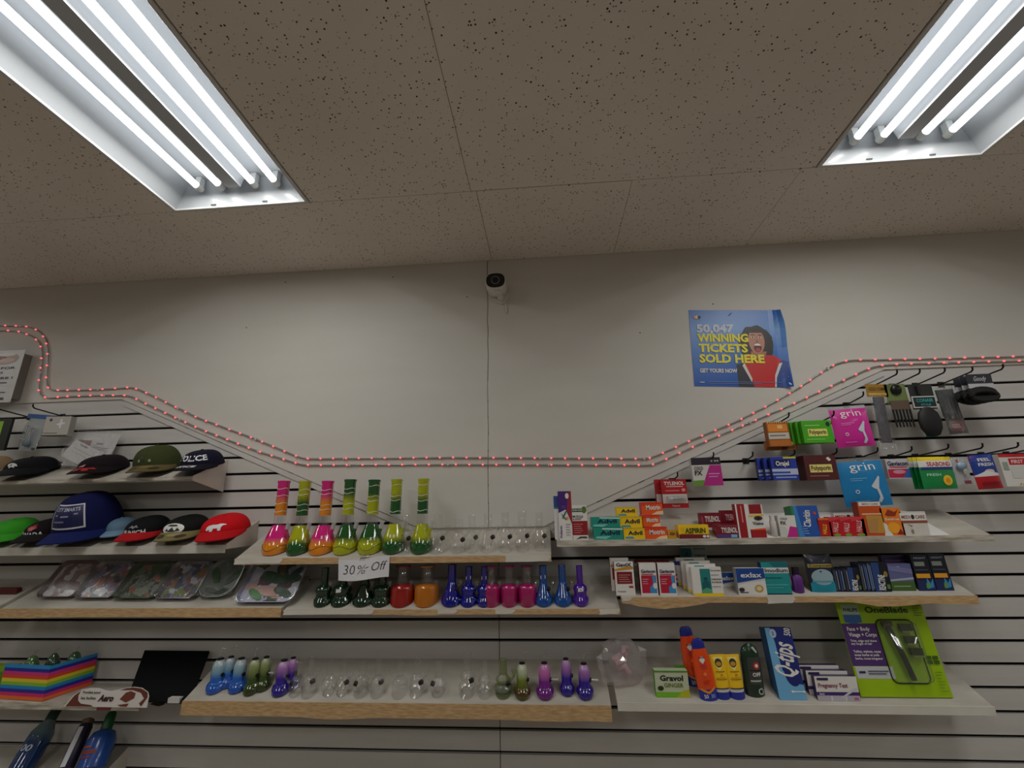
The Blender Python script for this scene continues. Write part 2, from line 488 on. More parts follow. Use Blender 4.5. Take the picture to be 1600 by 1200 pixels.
where = {(0, 0): 'long recessed fluorescent light beyond the left edge of the picture',
         (1, 0): 'long recessed four tube fluorescent light at upper left',
         (2, 0): 'long recessed four tube fluorescent light at upper right',
         (3, 0): 'long recessed fluorescent light beyond the right edge of the picture'}
for j, (ya, yb) in enumerate(FIX_Y):
    for i, fx in enumerate(FIX_X):
        fixture(fx, ya, yb, where.get((i, j), ORD[i]+' from left in the row of ceiling lights behind the viewpoint'))

# ------------------------------------------------------------------ red LED ropes
def smooth_path(pts, step=0.012):
    out = []
    for p, q in zip(pts[:-1], pts[1:]):
        d = math.dist(p, q); n = max(1, int(d/step))
        out += [(p[0]+(q[0]-p[0])*k/n, p[1]+(q[1]-p[1])*k/n) for k in range(n)]
    out.append(pts[-1])
    for _ in range(6):
        out = [out[0]]+[((a[0]+2*c[0]+d[0])/4, (a[1]+2*c[1]+d[1])/4) for a, c, d in zip(out[:-2], out[1:-1], out[2:])]+[out[-1]]
    return out
UP = [(-60,509),(0,509),(40,510),(55,513),(66,521),(74,534),(76,550),(75,575),(73,598),(77,610),(100,610),(150,609),(185,607),(208,605),(230,614),(310,653),(400,686),(474,717),(700,715),(1015,717),(1080,688),(1150,659),(1195,636),(1233,615),(1251,604),(1286,580),(1304,569),(1325,563),(1450,561),(1600,557),(1680,555)]
LO = [(-60,517),(0,517),(25,517),(40,521),(53,527),(63,535),(67,545),(66,568),(63,590),(61,607),(64,621),(80,622),(100,620),(150,618),(203,618),(235,634),(310,669),(400,704),(474,727),(700,726),(1020,727),(1090,695),(1184,655),(1244,629),(1344,582),(1364,573),(1386,570),(1450,568),(1600,564),(1680,562)]
rope_m = glass_mat((225, 222, 218), 0.30, 0.15)
wire_m = mat((58, 50, 48), 0.5)
led_m = emit_mat((255, 104, 104), 1.25, 'NONE')
lens_me = None
for nm, path, lab in (('u', UP, 'upper strand of red LED rope light running along the wall'), ('l', LO, 'lower strand of red LED rope light running along the wall')):
    p = smooth_path([at(x, y, -0.012) for x, y in path])
    root = tag(empty('rope_light', (p[0][0], -0.007, p[0][1])), lab, 'rope light', 'red rope lights on the wall')
    ox, oz = p[0]
    L3 = [(x-ox, -0.0056, z-oz) for x, z in p]
    b = MB(); b.tube(L3[::2]+[L3[-1]], 0.0034, rope_m, 8); b.build('clear_sleeve', root, smooth=True)
    b = MB(); b.tube([(x, y+0.001, z+0.0012*math.sin(i*0.9)) for i, (x, y, z) in enumerate(L3[::2])], 0.0016, wire_m, 5); b.build('wire', root)
    acc = 0.02 if nm == 'u' else 0.03; me = None; run = 0
    for a, c in zip(L3[:-1], L3[1:]):
        d = math.dist(a, c); run += d
        if run >= acc:
            acc += 0.0615
            if me is None:
                b = MB(); b.lathe([(0, -0.0046), (0.0035, -0.003), (0.0046, 0), (0.0035, 0.003), (0, 0.0046)], led_m, 8)
                o = b.build('led', root, (c[0], c[1]-0.0052, c[2]), smooth=True); me = o
            else:
                o = me.copy(); col.objects.link(o); o.parent = root; o.location = (c[0], c[1]-0.0052, c[2])
    b = MB()
    for i in range(14, len(L3)-4, 37):
        x, y, z = L3[i]; b.box(x-0.0035, x+0.0035, -0.0105, -0.0, z-0.005, z+0.005, mat((208, 204, 198), 0.4))
    b.build('mounting_clips', root)

# ------------------------------------------------------------------ security camera
X, Z = at(774, 438, -0.125)
CS = 1.32
root = tag(empty('security_camera', (X, -0.0075, Z)), 'white bullet security camera with black oval face above the wall seam', 'camera')
wp = mat((214, 210, 204), 0.4)
b = MB(); b.tube([(0.012, -0.0, -0.022), (0.012, -0.010, -0.022)], 0.030, wp, 20); b.build('base_plate', root, smooth=True)
b = MB(); b.tube([(0.012, -0.008, -0.024), (0.012, -0.03, -0.034), (0.010, -0.05, -0.034), (0.006, -0.06, -0.015)], 0.012, wp, 12); b.build('bracket_arm', root, smooth=True)
def stad(w_, h_, y, n=28, e=2.6):
    o_ = []
    for k in range(n):
        a = 2*math.pi*k/n; c_, s_ = math.cos(a), math.sin(a)
        o_.append((w_*math.copysign(abs(c_)**(2/e), c_), y, h_*math.copysign(abs(s_)**(2/e), s_)))
    return o_
def loft(rings, mt, mb=None):
    mb = mb or MB(); n = len(rings[0]); vs_ = [p for r_ in rings for p in r_]; fs = []
    for i in range(len(rings)-1):
        for k in range(n): fs.append((i*n+k, i*n+(k+1) % n, (i+1)*n+(k+1) % n, (i+1)*n+k))
    fs += [tuple(range(n)), tuple((len(rings)-1)*n+k for k in range(n-1, -1, -1))]
    mb.add(vs_, fs, mt); return mb
loft([stad(0.030, 0.026, -0.015), stad(0.036, 0.031, -0.03), stad(0.037, 0.032, -0.112), stad(0.034, 0.029, -0.117)], wp).build('housing', root, smooth=True)
loft([stad(0.033, 0.0275, -0.116), stad(0.033, 0.0275, -0.1195)], mat((10, 10, 11), 0.2)).build('face', root)
b = MB(); b.tube([(0, -0.118, 0), (0, -0.1215, 0)], 0.0155, mat((120, 120, 122), 0.35), 24); b.tube([(0, -0.119, 0), (0, -0.123, 0)], 0.0125, mat((18, 18, 22), 0.1), 24); b.build('lens', root, smooth=True)
b = MB(); b.box(-0.018, 0.018, -0.10, -0.05, -0.037, -0.031, wp); b.build('cable_cover', root)
b = MB(); b.tube([(0.026, -0.004, -0.045), (0.030, -0.005, -0.06), (0.032, -0.004, -0.08), (0.028, -0.003, -0.09)], 0.003, wp, 8); b.build('cable', root)
root.scale = (CS, 1.0, CS)

# ------------------------------------------------------------------ lottery poster
W_, H_ = 0.418, 0.372
cxp, czp = at(1154, 543, -0.009)
root = empty('poster', (cxp, -0.0072, czp), (0, math.radians(3.1), 0))
tag(root, 'blue lottery poster of a laughing woman pinned to the wall', 'poster')
def pmap(u, v, e=0.0):
    cur = 0.022*max(0, (u-0.86)/0.14)**2*(0.35+0.65*max(0, (v-0.5)*2)) + 0.010*max(0, (u-0.9)/0.1)**2*max(0, (0.3-v)/0.3)
    pull = -0.016*max(0, (u-0.9)/0.1)*max(0, (v-0.8)/0.2)
    return ((u-0.5)*W_+pull, -0.0012-cur-e, (v-0.5)*H_+pull*0.4)
def poster_mat():
    mt, nt, p = new_mat('poster_print')
    tc = nt.nodes.new('ShaderNodeTexCoord'); sx = nt.nodes.new('ShaderNodeSeparateXYZ'); nt.links.new(tc.outputs['Generated'], sx.inputs[0])
    r = ramp(nt, [(0.0, (10, 84, 180)), (0.45, (40, 112, 198)), (0.75, (92, 146, 214)), (1.0, (52, 112, 198))])
    nt.links.new(sx.outputs['Z'], r.inputs[0]); nt.links.new(r.outputs[0], p.inputs['Base Color']); p.inputs['Roughness'].default_value = 0.35
    return mt
b = MB(); b.grid(20, 12, lambda u, v: pmap(u, v), poster_mat()); b.grid(20, 12, lambda u, v: pmap(u, v, -0.0006), mat((225, 225, 222)), True); b.build('sheet', root, fix=False)
SK = (196, 138, 112); HR = (44, 34, 32); JK = (40, 42, 58)
hair = [(0.58+0.0*k, 0) for k in range(0)]
hairp = [(0.69+0.185*math.cos(a)*(1+0.05*math.sin(7*a)), 0.555+0.235*math.sin(a)*(1+0.05*math.cos(9*a))) for a in [k*2*math.pi/36 for k in range(36)]]
def arc(cx, cy, rx, ry, a0, a1, n=10): return [(cx+rx*math.cos(math.radians(a0+(a1-a0)*k/n)), cy+ry*math.sin(math.radians(a0+(a1-a0)*k/n))) for k in range(n+1)]
its = [('p', hairp, HR),
       ('p', [(0.46,0.28),(0.55,0.30),(0.62,0.0),(0.46,0.0)], JK), ('p', [(0.84,0.0),(0.985,0.0),(0.99,0.32),(0.93,0.34),(0.86,0.26)], (36, 70, 150)),
       ('p', [(0.50,0.26),(0.53,0.40),(0.60,0.44),(0.66,0.03),(0.63,0.0)], JK),
       ('p', [(0.52,0.26),(0.58,0.42),(0.86,0.40),(0.93,0.34),(0.86,0.22),(0.84,0.0),(0.62,0.0),(0.60,0.12)], (206, 28, 26)),
       ('p', [(0.52,0.27),(0.545,0.30),(0.61,0.10),(0.60,0.06)], (224, 220, 216)), ('p', [(0.90,0.30),(0.935,0.31),(0.86,0.12),(0.845,0.0),(0.83,0.0),(0.845,0.15)], (224, 220, 216)),
       ('p', [(0.64,0.36),(0.76,0.36),(0.79,0.45),(0.62,0.45)], (176, 116, 94)),
       ('e', 0.695, 0.585, 0.085, 0.165, SK), ('p', arc(0.695, 0.66, 0.088, 0.10, 20, 160), HR),
       ('e', 0.70, 0.50, 0.040, 0.062, (96, 24, 26)), ('p', arc(0.70, 0.515, 0.037, 0.040, 15, 165), (244, 240, 236)), ('e', 0.703, 0.470, 0.026, 0.026, (190, 70, 74)),
       ('e', 0.66, 0.635, 0.017, 0.012, (240, 236, 232)), ('e', 0.733, 0.632, 0.017, 0.012, (240, 236, 232)), ('e', 0.66, 0.635, 0.008, 0.011, (30, 22, 20)), ('e', 0.733, 0.632, 0.008, 0.011, (30, 22, 20)),
       ('p', arc(0.66, 0.655, 0.026, 0.018, 20, 160)+[(0.64,0.664)], (48, 34, 30)), ('p', arc(0.735, 0.652, 0.026, 0.018, 20, 160)+[(0.715,0.66)], (48, 34, 30)), ('p', [(0.69,0.60),(0.707,0.60),(0.716,0.565),(0.682,0.565)], (172, 112, 90)),
       ('e', 0.065, 0.90, 0.018, 0.022, (236, 150, 60)), ('e', 0.088, 0.90, 0.018, 0.022, (240, 220, 200)), ('e', 0.108, 0.90, 0.018, 0.022, (24, 24, 26)),
       ('t', '50,047', 0.07, 0.70, 0.10, (214, 222, 240), {'a': 'l', 'w': 0.40, 'b': 0.045}),
       ('t', 'WINNING', 0.07, 0.575, 0.10, (244, 232, 60), {'a': 'l', 'w': 0.54, 'b': 0.045}), ('t', 'TICKETS', 0.075, 0.44, 0.10, (244, 232, 60), {'a': 'l', 'w': 0.52, 'b': 0.045}),
       ('t', 'SOLD HERE', 0.075, 0.305, 0.10, (244, 232, 60), {'a': 'l', 'w': 0.68, 'b': 0.045}), ('t', 'GET YOURS NOW', 0.07, 0.175, 0.048, WHITE, {'a': 'l', 'w': 0.39, 'b': 0.035}),
       ('r', 0.06, 0.045, 0.11, 0.055, (210, 214, 226)), ('r', 0.15, 0.055, 0.90, 0.061, (120, 140, 190)), ('r', 0.15, 0.035, 0.70, 0.041, (120, 140, 190)),
       ('p', [(0.42,0.925),(0.44,0.925),(0.465,0.955),(0.46,0.965)], (14, 26, 70))]
prints(root, its, W_, H_, lambda u, v, e: pmap(u, v, e), True, 0.00025)

# ------------------------------------------------------------------ slanted display shelves
DEP, DROP = 0.19, 0.088
T = DROP/DEP
deck_m = noise_mat('laminate_deck', (178, 173, 162), (194, 189, 179), 6.0, 0.5, 0.0, (1, 4, 1))
white_m = noise_mat('white_laminate', (206, 202, 192), (220, 217, 208), 5.0, 0.45)
wood_m = noise_mat('bare_chipboard', (178, 144, 102), (206, 172, 126), 30.0, 0.75, 0.2, (1, 6, 6))
dirty_m = noise_mat('scuffed_white_edge', (150, 140, 124), (208, 202, 190), 12.0, 0.6, 0.1, (1, 3, 6), 6)
steel_m = mat((60, 56, 54), 0.45, 0.6)
SH = {}
def shelf(key, label, X0, X1, zf, edge, eh=0.024, ragged=0.0, patches=(), ends='', low=0.144, seed=1, DROP=DROP):
    SH[key] = zf
    rr = random.Random(seed)
    root = tag(empty('display_shelf', ((X0+X1)/2, 0, zf)), label, 'shelf', 'slanted shelves on the slat wall')
    hw = (X1-X0)/2; th = 0.016
    b = MB(); b.prism_x([(-DEP, 0), (-0.0015, DROP-0.0007), (-0.0015, DROP-0.0007-th*1.1), (-DEP, -th*1.1)], -hw, hw, deck_m); b.build('deck', root)
    n = max(6, int(2*hw/0.03)); top = []; bot = []
    for i in range(n+1):
        x = -hw+2*hw*i/n
        top.append((x, 0.001))
        d = 0.0
        if ragged:
            d = ragged*max(0, math.sin(x*7.3+seed)+0.6*math.sin(x*17+seed*2)+rr.uniform(-0.2, 0.2))
        bot.append((x, -eh-d))
    vs_ = []; fs = []
    for (x, z), (x2, z2) in zip(top, bot): vs_ += [(x, -DEP-0.005, z), (x2, -DEP-0.005, z2), (x, -DEP, z), (x2, -DEP, z2)]
    for i in range(n):
        a = 4*i; c = a+4
        fs += [(a, a+1, c+1, c), (a+2, c+2, c+3, a+3), (a, c, c+2, a+2), (a+1, a+3, c+3, c+1)]
    fs += [(0, 2, 3, 1), (4*n, 4*n+1, 4*n+3, 4*n+2)]
    em = {'wood': wood_m, 'white': white_m, 'dirty': dirty_m}[edge]
    b = MB(); b.add(vs_, fs, em); b.build('front_edge', root)
    for (u0_, u1_, hgt) in patches:
        x0 = -hw+2*hw*u0_; x1 = -hw+2*hw*u1_
        b = MB(); pts = [(x0, 0.0008), (x0+0.004, -hgt*0.5), (x0, -hgt), ((x0+x1)/2, -hgt*rr.uniform(0.8, 1.1)), (x1-0.012, -hgt*0.9), (x1, -hgt*0.3), (x1-0.004, 0.0008)]
        b.prism(pts, -DEP-0.0062, -DEP-0.005, white_m); b.build('veneer_strip', root)
    for s in ends:
        sx_ = -1 if s == 'L' else 1
        b = MB(); x = sx_*hw; b.prism_x([(-DEP-0.004, 0.004), (-0.0015, DROP+0.004), (-0.0015, DROP-low), (-DEP-0.004, -0.016)], x, x+sx_*0.004, white_m); b.build('end_plate', root)
    k = 2 if hw < 0.6 else 3
    for i in range(k):
        x = -hw+0.06+(2*hw-0.12)*i/(k-1)
        b = MB(); b.prism_x([(-0.15, 0.0), (-0.0015, DROP-0.02), (-0.0015, DROP-0.075), (-0.03, DROP-0.07), (-0.15, -0.006)], x-0.0015, x+0.0015, steel_m)
        b.build('support_bracket', root)
    return root
shelf('h1', 'upper cap shelf at left with chipped pale front edge', -3.4, -1.229, 1.563, 'dirty', 0.013, ends='R', seed=3)
shelf('h2', 'lower cap shelf at left with white front rail', -3.4, -1.038, 1.289, 'white', 0.030, ends='R', low=0.10, seed=4)
shelf('tr', 'shelf with bare chipboard edge holding wrapped trays', -1.95, -0.775, 1.058, 'wood', 0.030, 0.002, seed=5)
shelf('tr0', 'shelf end at the far left beside the tray shelf', -3.4, -1.98, 1.058, 'wood', 0.030, seed=6)
shelf('b1', 'top middle shelf of tall painted water pipes', -0.991, 0.262, 1.236, 'wood', 0.022, 0.0, [(0.0, 0.16, 0.020), (0.34, 0.41, 0.02), (0.86, 1.0, 0.022)], seed=7)
shelf('b2', 'second middle shelf of dark coloured glass water pipes', -0.766, 0.503, 1.050, 'wood', 0.016, 0.002, [(0.0, 0.28, 0.016), (0.47, 0.53, 0.014), (0.64, 0.70, 0.014), (0.94, 1.0, 0.018)], seed=8)
shelf('b3', 'bottom middle shelf of small glass pipes with thick chipboard edge', -1.116, 0.448, 0.746, 'wood', 0.044, 0.004, seed=9)
shelf('r1', 'top right shelf of boxed pain relief with scuffed white edge', 0.285, 1.832, 1.286, 'dirty', 0.020, 0.0, seed=10)
shelf('r2', 'middle right shelf of stomach medicine with torn edge', 0.512, 1.724, 1.088, 'wood', 0.018, 0.012, [(0.42, 0.50, 0.022), (0.0, 0.03, 0.012)], seed=11)
shelf('r3', 'bottom right shelf with pale front edge', 0.470, 1.683, 0.756, 'white', 0.024, 0.0, seed=12)
shelf('l4', 'lower left shelf under the rainbow striped carton', -3.4, -1.28, 0.736, 'dirty', 0.022, 0.0, seed=13, DROP=0.002)
shelf('l5', 'lowest left shelf at the bottom of the picture', -3.4, -1.46, 0.425, 'dirty', 0.022, 0.0, ends='R', seed=14)

def deck_hit(px, py, key):
    """where the sight line through a spot meets the slanted deck"""
    zf = SH[key]; d = ray(px, py)
    # z = zf + (y+DEP)*T
    t = (zf+(CAM.y+DEP)*T-CAM.z)/(d.z-d.y*T)
    p = CAM+d*t
    if p.y < -DEP+0.004: p = Vector((at(px, py, -DEP+0.004)[0], -DEP+0.004, zf+0.004*T))
    if p.y > -0.02: p = Vector((at(px, py, -0.02)[0], -0.02, zf+(DEP-0.02)*T))
    return p
def width_at(x0, x1, y, Y): return abs(at(x1, y, Y)[0]-at(x0, y, Y)[0])
def height_at(x, y0, y1, Y): return abs(at(x, y0, Y)[1]-at(x, y1, Y)[1])

# ------------------------------------------------------------------ cartons
def carton_mesh(W, H, D, c, side=None, top=None, slope=0.0, lip=0.0008):
    b = MB(); fm = mat(c, 0.42); sm = mat(side or c, 0.42); tm_ = mat(top or c, 0.42)
    zb = D*slope+(0.0006 if slope else 0)
    v = [(-W/2,0,0),(W/2,0,0),(W/2,D,zb),(-W/2,D,zb),(-W/2,0,H),(W/2,0,H),(W/2,D,H),(-W/2,D,H)]
    b.add(v, [(0,1,5,4)], fm); b.add(v, [(1,2,6,5),(2,3,7,6),(3,0,4,7)], sm); b.add(v, [(4,5,6,7),(0,3,2,1)], tm_)
    return b
def carton(name, label, cat, rect, key, D, c, its=(), side=None, top=None, rz=0.0, lean=0.0, group=None, Y=None, z0=None, slope=None):
    """box seen at rect=(x0,y0,x1,y1); stands on shelf `key`, or its face is at depth Y"""
    x0, y0, x1, y1 = rect; xm = (x0+x1)/2; ym = (y0+y1)/2
    if key and Y is None:
        p = deck_hit(xm, y1, key)
    else:
        p = Vector((at(xm, y1, Y)[0], Y, at(xm, y1, Y)[1]))
    if z0 is not None: p.z = z0
    xb = at(xm, ym, p.y)[0]
    W = width_at(x0, x1, ym, p.y)/max(0.6, math.cos(math.radians(rz))); H = height_at(xm, y0, y1, p.y)
    # top and bottom of a leaning face are seen at other depths
    H = H/math.cos(math.radians(lean)) if lean else H
    sl = math.tan(math.atan(T)+math.radians(lean)) if (key and slope is None and z0 is None) else (slope or 0.0)
    b = carton_mesh(W, H, D, c, side, top, sl)
    o = b.build(name, None, (xb, p.y, p.z+0.0004), (-math.radians(lean), 0, math.radians(rz)), bevel=0.0006)
    tag(o, label, cat, group)
    if its: prints(o, its, W, H)
    o['wh'] = (W, H)
    return o
def repeat_y(o, n, dy, labels, dx=0.0, dz=0.0):
    """further boxes of the same kind standing or hanging behind the first"""
    for i in range(n):
        c = o.copy(); col.objects.link(c); c.location = o.location+Vector((dx*(i+1), dy*(i+1), dz*(i+1)))
        c['label'] = labels[i]
        for ch in o.children:
            d = ch.copy(); col.objects.link(d); d.parent = c
W2 = (232, 230, 226); RED = (196, 24, 34); NAVY = (22, 30, 86); TEAL = (22, 146, 146); YEL = (248, 206, 24); ORA = (240, 92, 28); PUR = (72, 34, 122); GRN = (70, 160, 40)
def lines(u0, u1, v0, v1, n, c, hh=0.25):
    st = (v1-v0)/n
    return [('r', u0, v1-(i+1)*st, u0+(u1-u0)*(1-0.3*((i*37) % 10)/10), v1-(i+1)*st+st*hh, c) for i in range(n)]

# --- top right shelf
G1 = 'boxed remedies on the top right shelf'
vit = [('p', [(0,0.55),(0.55,0.62),(1,0.3),(1,1),(0,1)], PUR), ('p', [(0.62,0.6),(1,0.3),(1,1),(0.82,1)], (150, 40, 60)), ('e', 0.68, 0.90, 0.14, 0.06, W2), ('r', 0.25, 0.64, 0.55, 0.70, (90, 60, 160)),
       ('p', [(0.2,0.55),(0.35,0.50),(0.55,0.60),(0.6,0.57),(0.42,0.47),(0.6,0.42),(0.55,0.40),(0.35,0.45),(0.25,0.42),(0.3,0.48)], (30, 110, 90)), ('e', 0.62, 0.44, 0.10, 0.03, (240, 150, 40)),
       ('t', 'Voltaren', 0.22, 0.04, 0.05, PUR, {'r': 90, 'a': 'l'})] + lines(0.5, 0.85, 0.1, 0.36, 5, (150, 150, 170))
o = carton('medicine_box', 'tall purple and white gel box at the left end of the top right shelf', 'box', (873, 771, 894, 848), 'r1', 0.035, W2, vit, side=(60, 90, 140), group=G1)
carton('medicine_box', 'second tall purple gel box just behind the first', 'box', (866, 775, 888, 843), 'r1', 0.03, W2, [('r', 0, 0.7, 1, 1, (50, 80, 150)), ('r', 0, 0.7, 1, 0.74, TEAL)], side=(60, 90, 140), group=G1)
carton('medicine_box', 'white and red muscle rub box with green emblem', 'box', (894, 793, 918, 848), 'r1', 0.032, W2,
       [('r', 0, 0.14, 1, 0.54, (150, 26, 34)), ('r', 0.05, 0.80, 0.75, 0.90, (40, 90, 50)), ('e', 0.82, 0.86, 0.16, 0.10, (92, 120, 40)), ('t', 'MUSCLE', 0.06, 0.64, 0.06, (60, 20, 30), {'a': 'l'}), ('t', '& JOINT', 0.06, 0.57, 0.05, (60, 20, 30), {'a': 'l'}), ('t', 'RUB A535', 0.4, 0.83, 0.045, W2, {'w': 0.6}), ('p', [(0.2,0.02),(0.6,0.06),(0.95,0.05),(0.9,0.10),(0.5,0.10)], (50, 70, 60))]+lines(0.1, 0.7, 0.2, 0.5, 5, (226, 150, 150)), group=G1)
def small_box(lab, rect, c, text, tc, extra=(), D=0.045, z0=None, Y=None, rz=0, side=None):
    its = list(extra)+[('t', text, 0.55, 0.40, 0.36, tc, {'w': 0.68, 'b': 0.03})]
    return carton('medicine_box', lab, 'box', rect, 'r1', D, c, its, group=G1, z0=z0, Y=Y, rz=rz, side=side)
AD = [('p', [(0.05,0.12),(0.4,0.05),(0.6,0.3),(0.1,0.28)], (120, 210, 200)), ('p', [(0.3,0.85),(1,0.78),(1,0.92),(0.3,0.97)], (190, 230, 224))]
AY = [('p', [(0.05,0.08),(0.5,0.05),(0.42,0.26),(0.08,0.24)], (70, 160, 180)), ('r', 0.0, 0.9, 1, 1, (232, 190, 30))]
AM = [('p', [(0.45,0.0),(1,0.0),(1,0.3),(0.7,0.24)], (250, 214, 170)), ('p', [(0,0.7),(1,0.86),(1,1),(0,1)], (222, 60, 24))]
tealbox = (30, 150, 132)
a1 = small_box('teal painkiller box, lower one of the teal stack', (928, 829, 974, 848), tealbox, 'Advil', (14, 24, 70), AD)
y_, zt = a1.location.y, a1.location.z+a1['wh'][1]
small_box('teal painkiller box lying on top of the other teal box', (924, 813, 969, 829.5), tealbox, 'Advil', (14, 24, 70), AD, z0=zt+0.0006, Y=y_)
b1 = small_box('yellow painkiller box at the bottom of the yellow stack', (975, 830, 1008, 847.5), YEL, 'Advil', (14, 24, 60), AY)
y_, zt = b1.location.y, b1.location.z+b1['wh'][1]
b2 = small_box('yellow painkiller box in the middle of the yellow stack', (969, 812, 1004, 830), YEL, 'Advil', (14, 24, 60), AY, z0=zt+0.0006, Y=y_+0.004)
zt = b2.location.z+b2['wh'][1]
small_box('yellow painkiller box on top of the yellow stack', (964, 798, 996, 812.5), YEL, 'Advil', (14, 24, 60), AY, z0=zt+0.0006, Y=y_+0.008)
c1 = small_box('orange painkiller box at the bottom of the orange stack', (1008, 828, 1043, 847), ORA, 'Motrin', W2, AM)
y_, zt = c1.location.y, c1.location.z+c1['wh'][1]
c2 = small_box('orange painkiller box in the middle of the orange stack', (1005, 810, 1032, 828.5), ORA, 'Motrin', W2, AM, z0=zt+0.0006, Y=y_+0.004, rz=6)
zt = c2.location.z+c2['wh'][1]
small_box('orange painkiller box on top of the orange stack', (1003, 791, 1036, 810.5), ORA, 'Motrin', W2, AM, z0=zt+0.0006, Y=y_+0.008, side=(206, 40, 30))
small_box('tiny gold box between orange stack and yellow aspirin box', (1044, 832, 1057, 846), (206, 150, 40), 'ASA', (60, 30, 20), D=0.03)
small_box('yellow and maroon aspirin box lying on the top right shelf', (1061, 824, 1108, 845.5), YEL, 'ASPIRIN', (40, 70, 30), [('r', 0, 0, 1, 0.30, (120, 24, 34)), ('e', 0.13, 0.66, 0.07, 0.16, (232, 190, 30)), ('e', 0.84, 0.15, 0.06, 0.10, W2), ('e', 0.95, 0.15, 0.04, 0.10, W2), ('r', 0.05, 0.32, 0.5, 0.36, (170, 120, 20))])
MR = (126, 20, 40)
TY = [('r', 0, 0, 1, 0.28, (90, 60, 120)), ('r', 0.6, 0.05, 0.85, 0.25, (130, 190, 220)), ('r', 0.1, 0.85, 0.95, 0.9, (176, 80, 96))]
small_box('maroon painkiller box behind, right of the yellow aspirin box', (1096, 812, 1130, 835), MR, 'TYLENOL', W2, [('e', 0.08, 0.5, 0.06, 0.3, (160, 60, 80))], Y=-0.11, D=0.03, z0=1.3235)
small_box('maroon painkiller box leaning behind the front maroon box', (1130, 808, 1156, 834), MR, 'TYLENOL', (220, 180, 186), [], Y=-0.108, D=0.03, z0=1.3245)
small_box('front maroon painkiller box with violet stripe', (1120, 823.5, 1157, 845), MR, 'TYLENOL', W2, TY)
VI = [('r', 0, 0, 1, 0.22, (170, 24, 34)), ('r', 0.1, 0.72, 0.9, 1, (150, 20, 30)), ('p', [(0,0.62),(1,0.66),(1,0.7),(0,0.68)], (240, 200, 60)), ('e', 0.62, 0.58, 0.28, 0.07, (70, 50, 40)), ('e', 0.62, 0.58, 0.10, 0.04, (20, 16, 16)), ('t', 'Visine', 0.55, 0.38, 0.10, (50, 60, 70), {'w': 0.7}), ('p', [(0,0.22),(1,0.22),(1,0.28),(0,0.25)], ORA)]
carton('eye_drop_box', 'tall eye drop box standing sideways with dark red side', 'box', (1152, 791, 1172, 844), 'r1', 0.03, (160, 26, 36), [('r', 0.72, 0, 1, 1, W2), ('r', 0.0, 0, 0.12, 1, W2), ('r', 0.4, 0.45, 0.5, 0.95, (220, 140, 140))], group=G1)
carton('eye_drop_box', 'tall eye drop box with printed eye, facing front', 'box', (1171, 792, 1195, 844), 'r1', 0.03, W2, VI, side=(160, 26, 36), group=G1)
# small bottle
def bottle(name, label, cat, px, y0, y1, key, prof, mats, sy=1.0, group=None, lean=0.0, rz=0.0, Y=None, roll=0.0):
    """prof pieces: [(part, [(r,z)...] as fractions of height, material)]"""
    p = deck_hit(px, y1, key) if Y is None else Vector((at(px, y1, Y)[0], Y, at(px, y1, Y)[1]))
    H = height_at(px, y0, y1, p.y)/math.cos(math.radians(lean))
    R = max(r for _, pr, _ in prof for r, _ in pr)*H
    root = tag(empty(name, (p.x, p.y+R*sy, p.z+0.0005), (-math.radians(lean), roll, math.radians(rz))), label, cat, group)
    for part, pr, mt in prof:
        b = MB(); b.lathe([(r*H, z*H) for r, z in pr], mt, 24, sy=sy)
        b.v = [(x, y, max(z, (y+R*sy)*T*0.98 if not lean else z)) for x, y, z in b.v]
        b.build(part, root, smooth=True)
    return root, H, R
bottle('pill_bottle', 'small white bottle between eye drops and cold remedy box', 'bottle', 1214, 809, 843, 'r1', [('body', [(0.14,0),(0.15,0.03),(0.15,0.72),(0.11,0.78)], mat((206, 204, 198), 0.35)), ('cap', [(0.12,0.78),(0.12,1.0)], mat((226, 224, 220), 0.35))], None)
CF = [('p', [(0.35,0),(1,0),(1,0.45),(0.62,0.5)], (206, 40, 150)), ('t', 'COLD', 0.10, 0.80, 0.10, (40, 40, 44), {'a': 'l', 'w': 0.42}), ('t', 'FX', 0.10, 0.58, 0.15, (60, 20, 50), {'a': 'l', 'b': 0.04}), ('p', [(0,0),(0.35,0),(0.5,0.25),(0.3,0.5),(0,0.5)], (214, 214, 210))]
carton('cold_remedy_box', 'white and magenta cold remedy box on the top right shelf', 'box', (1218, 808, 1245, 842), 'r1', 0.035, W2, CF, side=(200, 198, 192), group=G1)
carton('allergy_box', 'blue and green allergy box taller than its neighbours', 'box', (1241, 793, 1284, 842), 'r1', 0.05, (30, 84, 170),
       [('r', 0, 0, 0.10, 1, (30, 130, 60)), ('p', [(0.10,0),(0.3,0),(0.22,1),(0.10,1)], (60, 130, 200)), ('t', 'Claritin', 0.60, 0.30, 0.22, W2, {'r': 82, 'a': 'l', 'w': 0.62}), ('e', 0.85, 0.75, 0.06, 0.05, (200, 60, 60))]+lines(0.3, 0.5, 0.1, 0.4, 4, (150, 190, 226)), side=(26, 110, 70), top=(40, 100, 180), lean=6, group=G1)
carton('lozenge_pack', 'red lozenge pack with yellow lettering beside blue allergy box', 'packet', (1281, 813, 1300, 842), 'r1', 0.03, (190, 26, 24), [('t', 'HALLS', 0.5, 0.12, 0.22, (250, 200, 40), {'r': 80, 'a': 'l', 'w': 0.8}), ('r', 0, 0.9, 1, 1, (230, 120, 30))], group=G1)
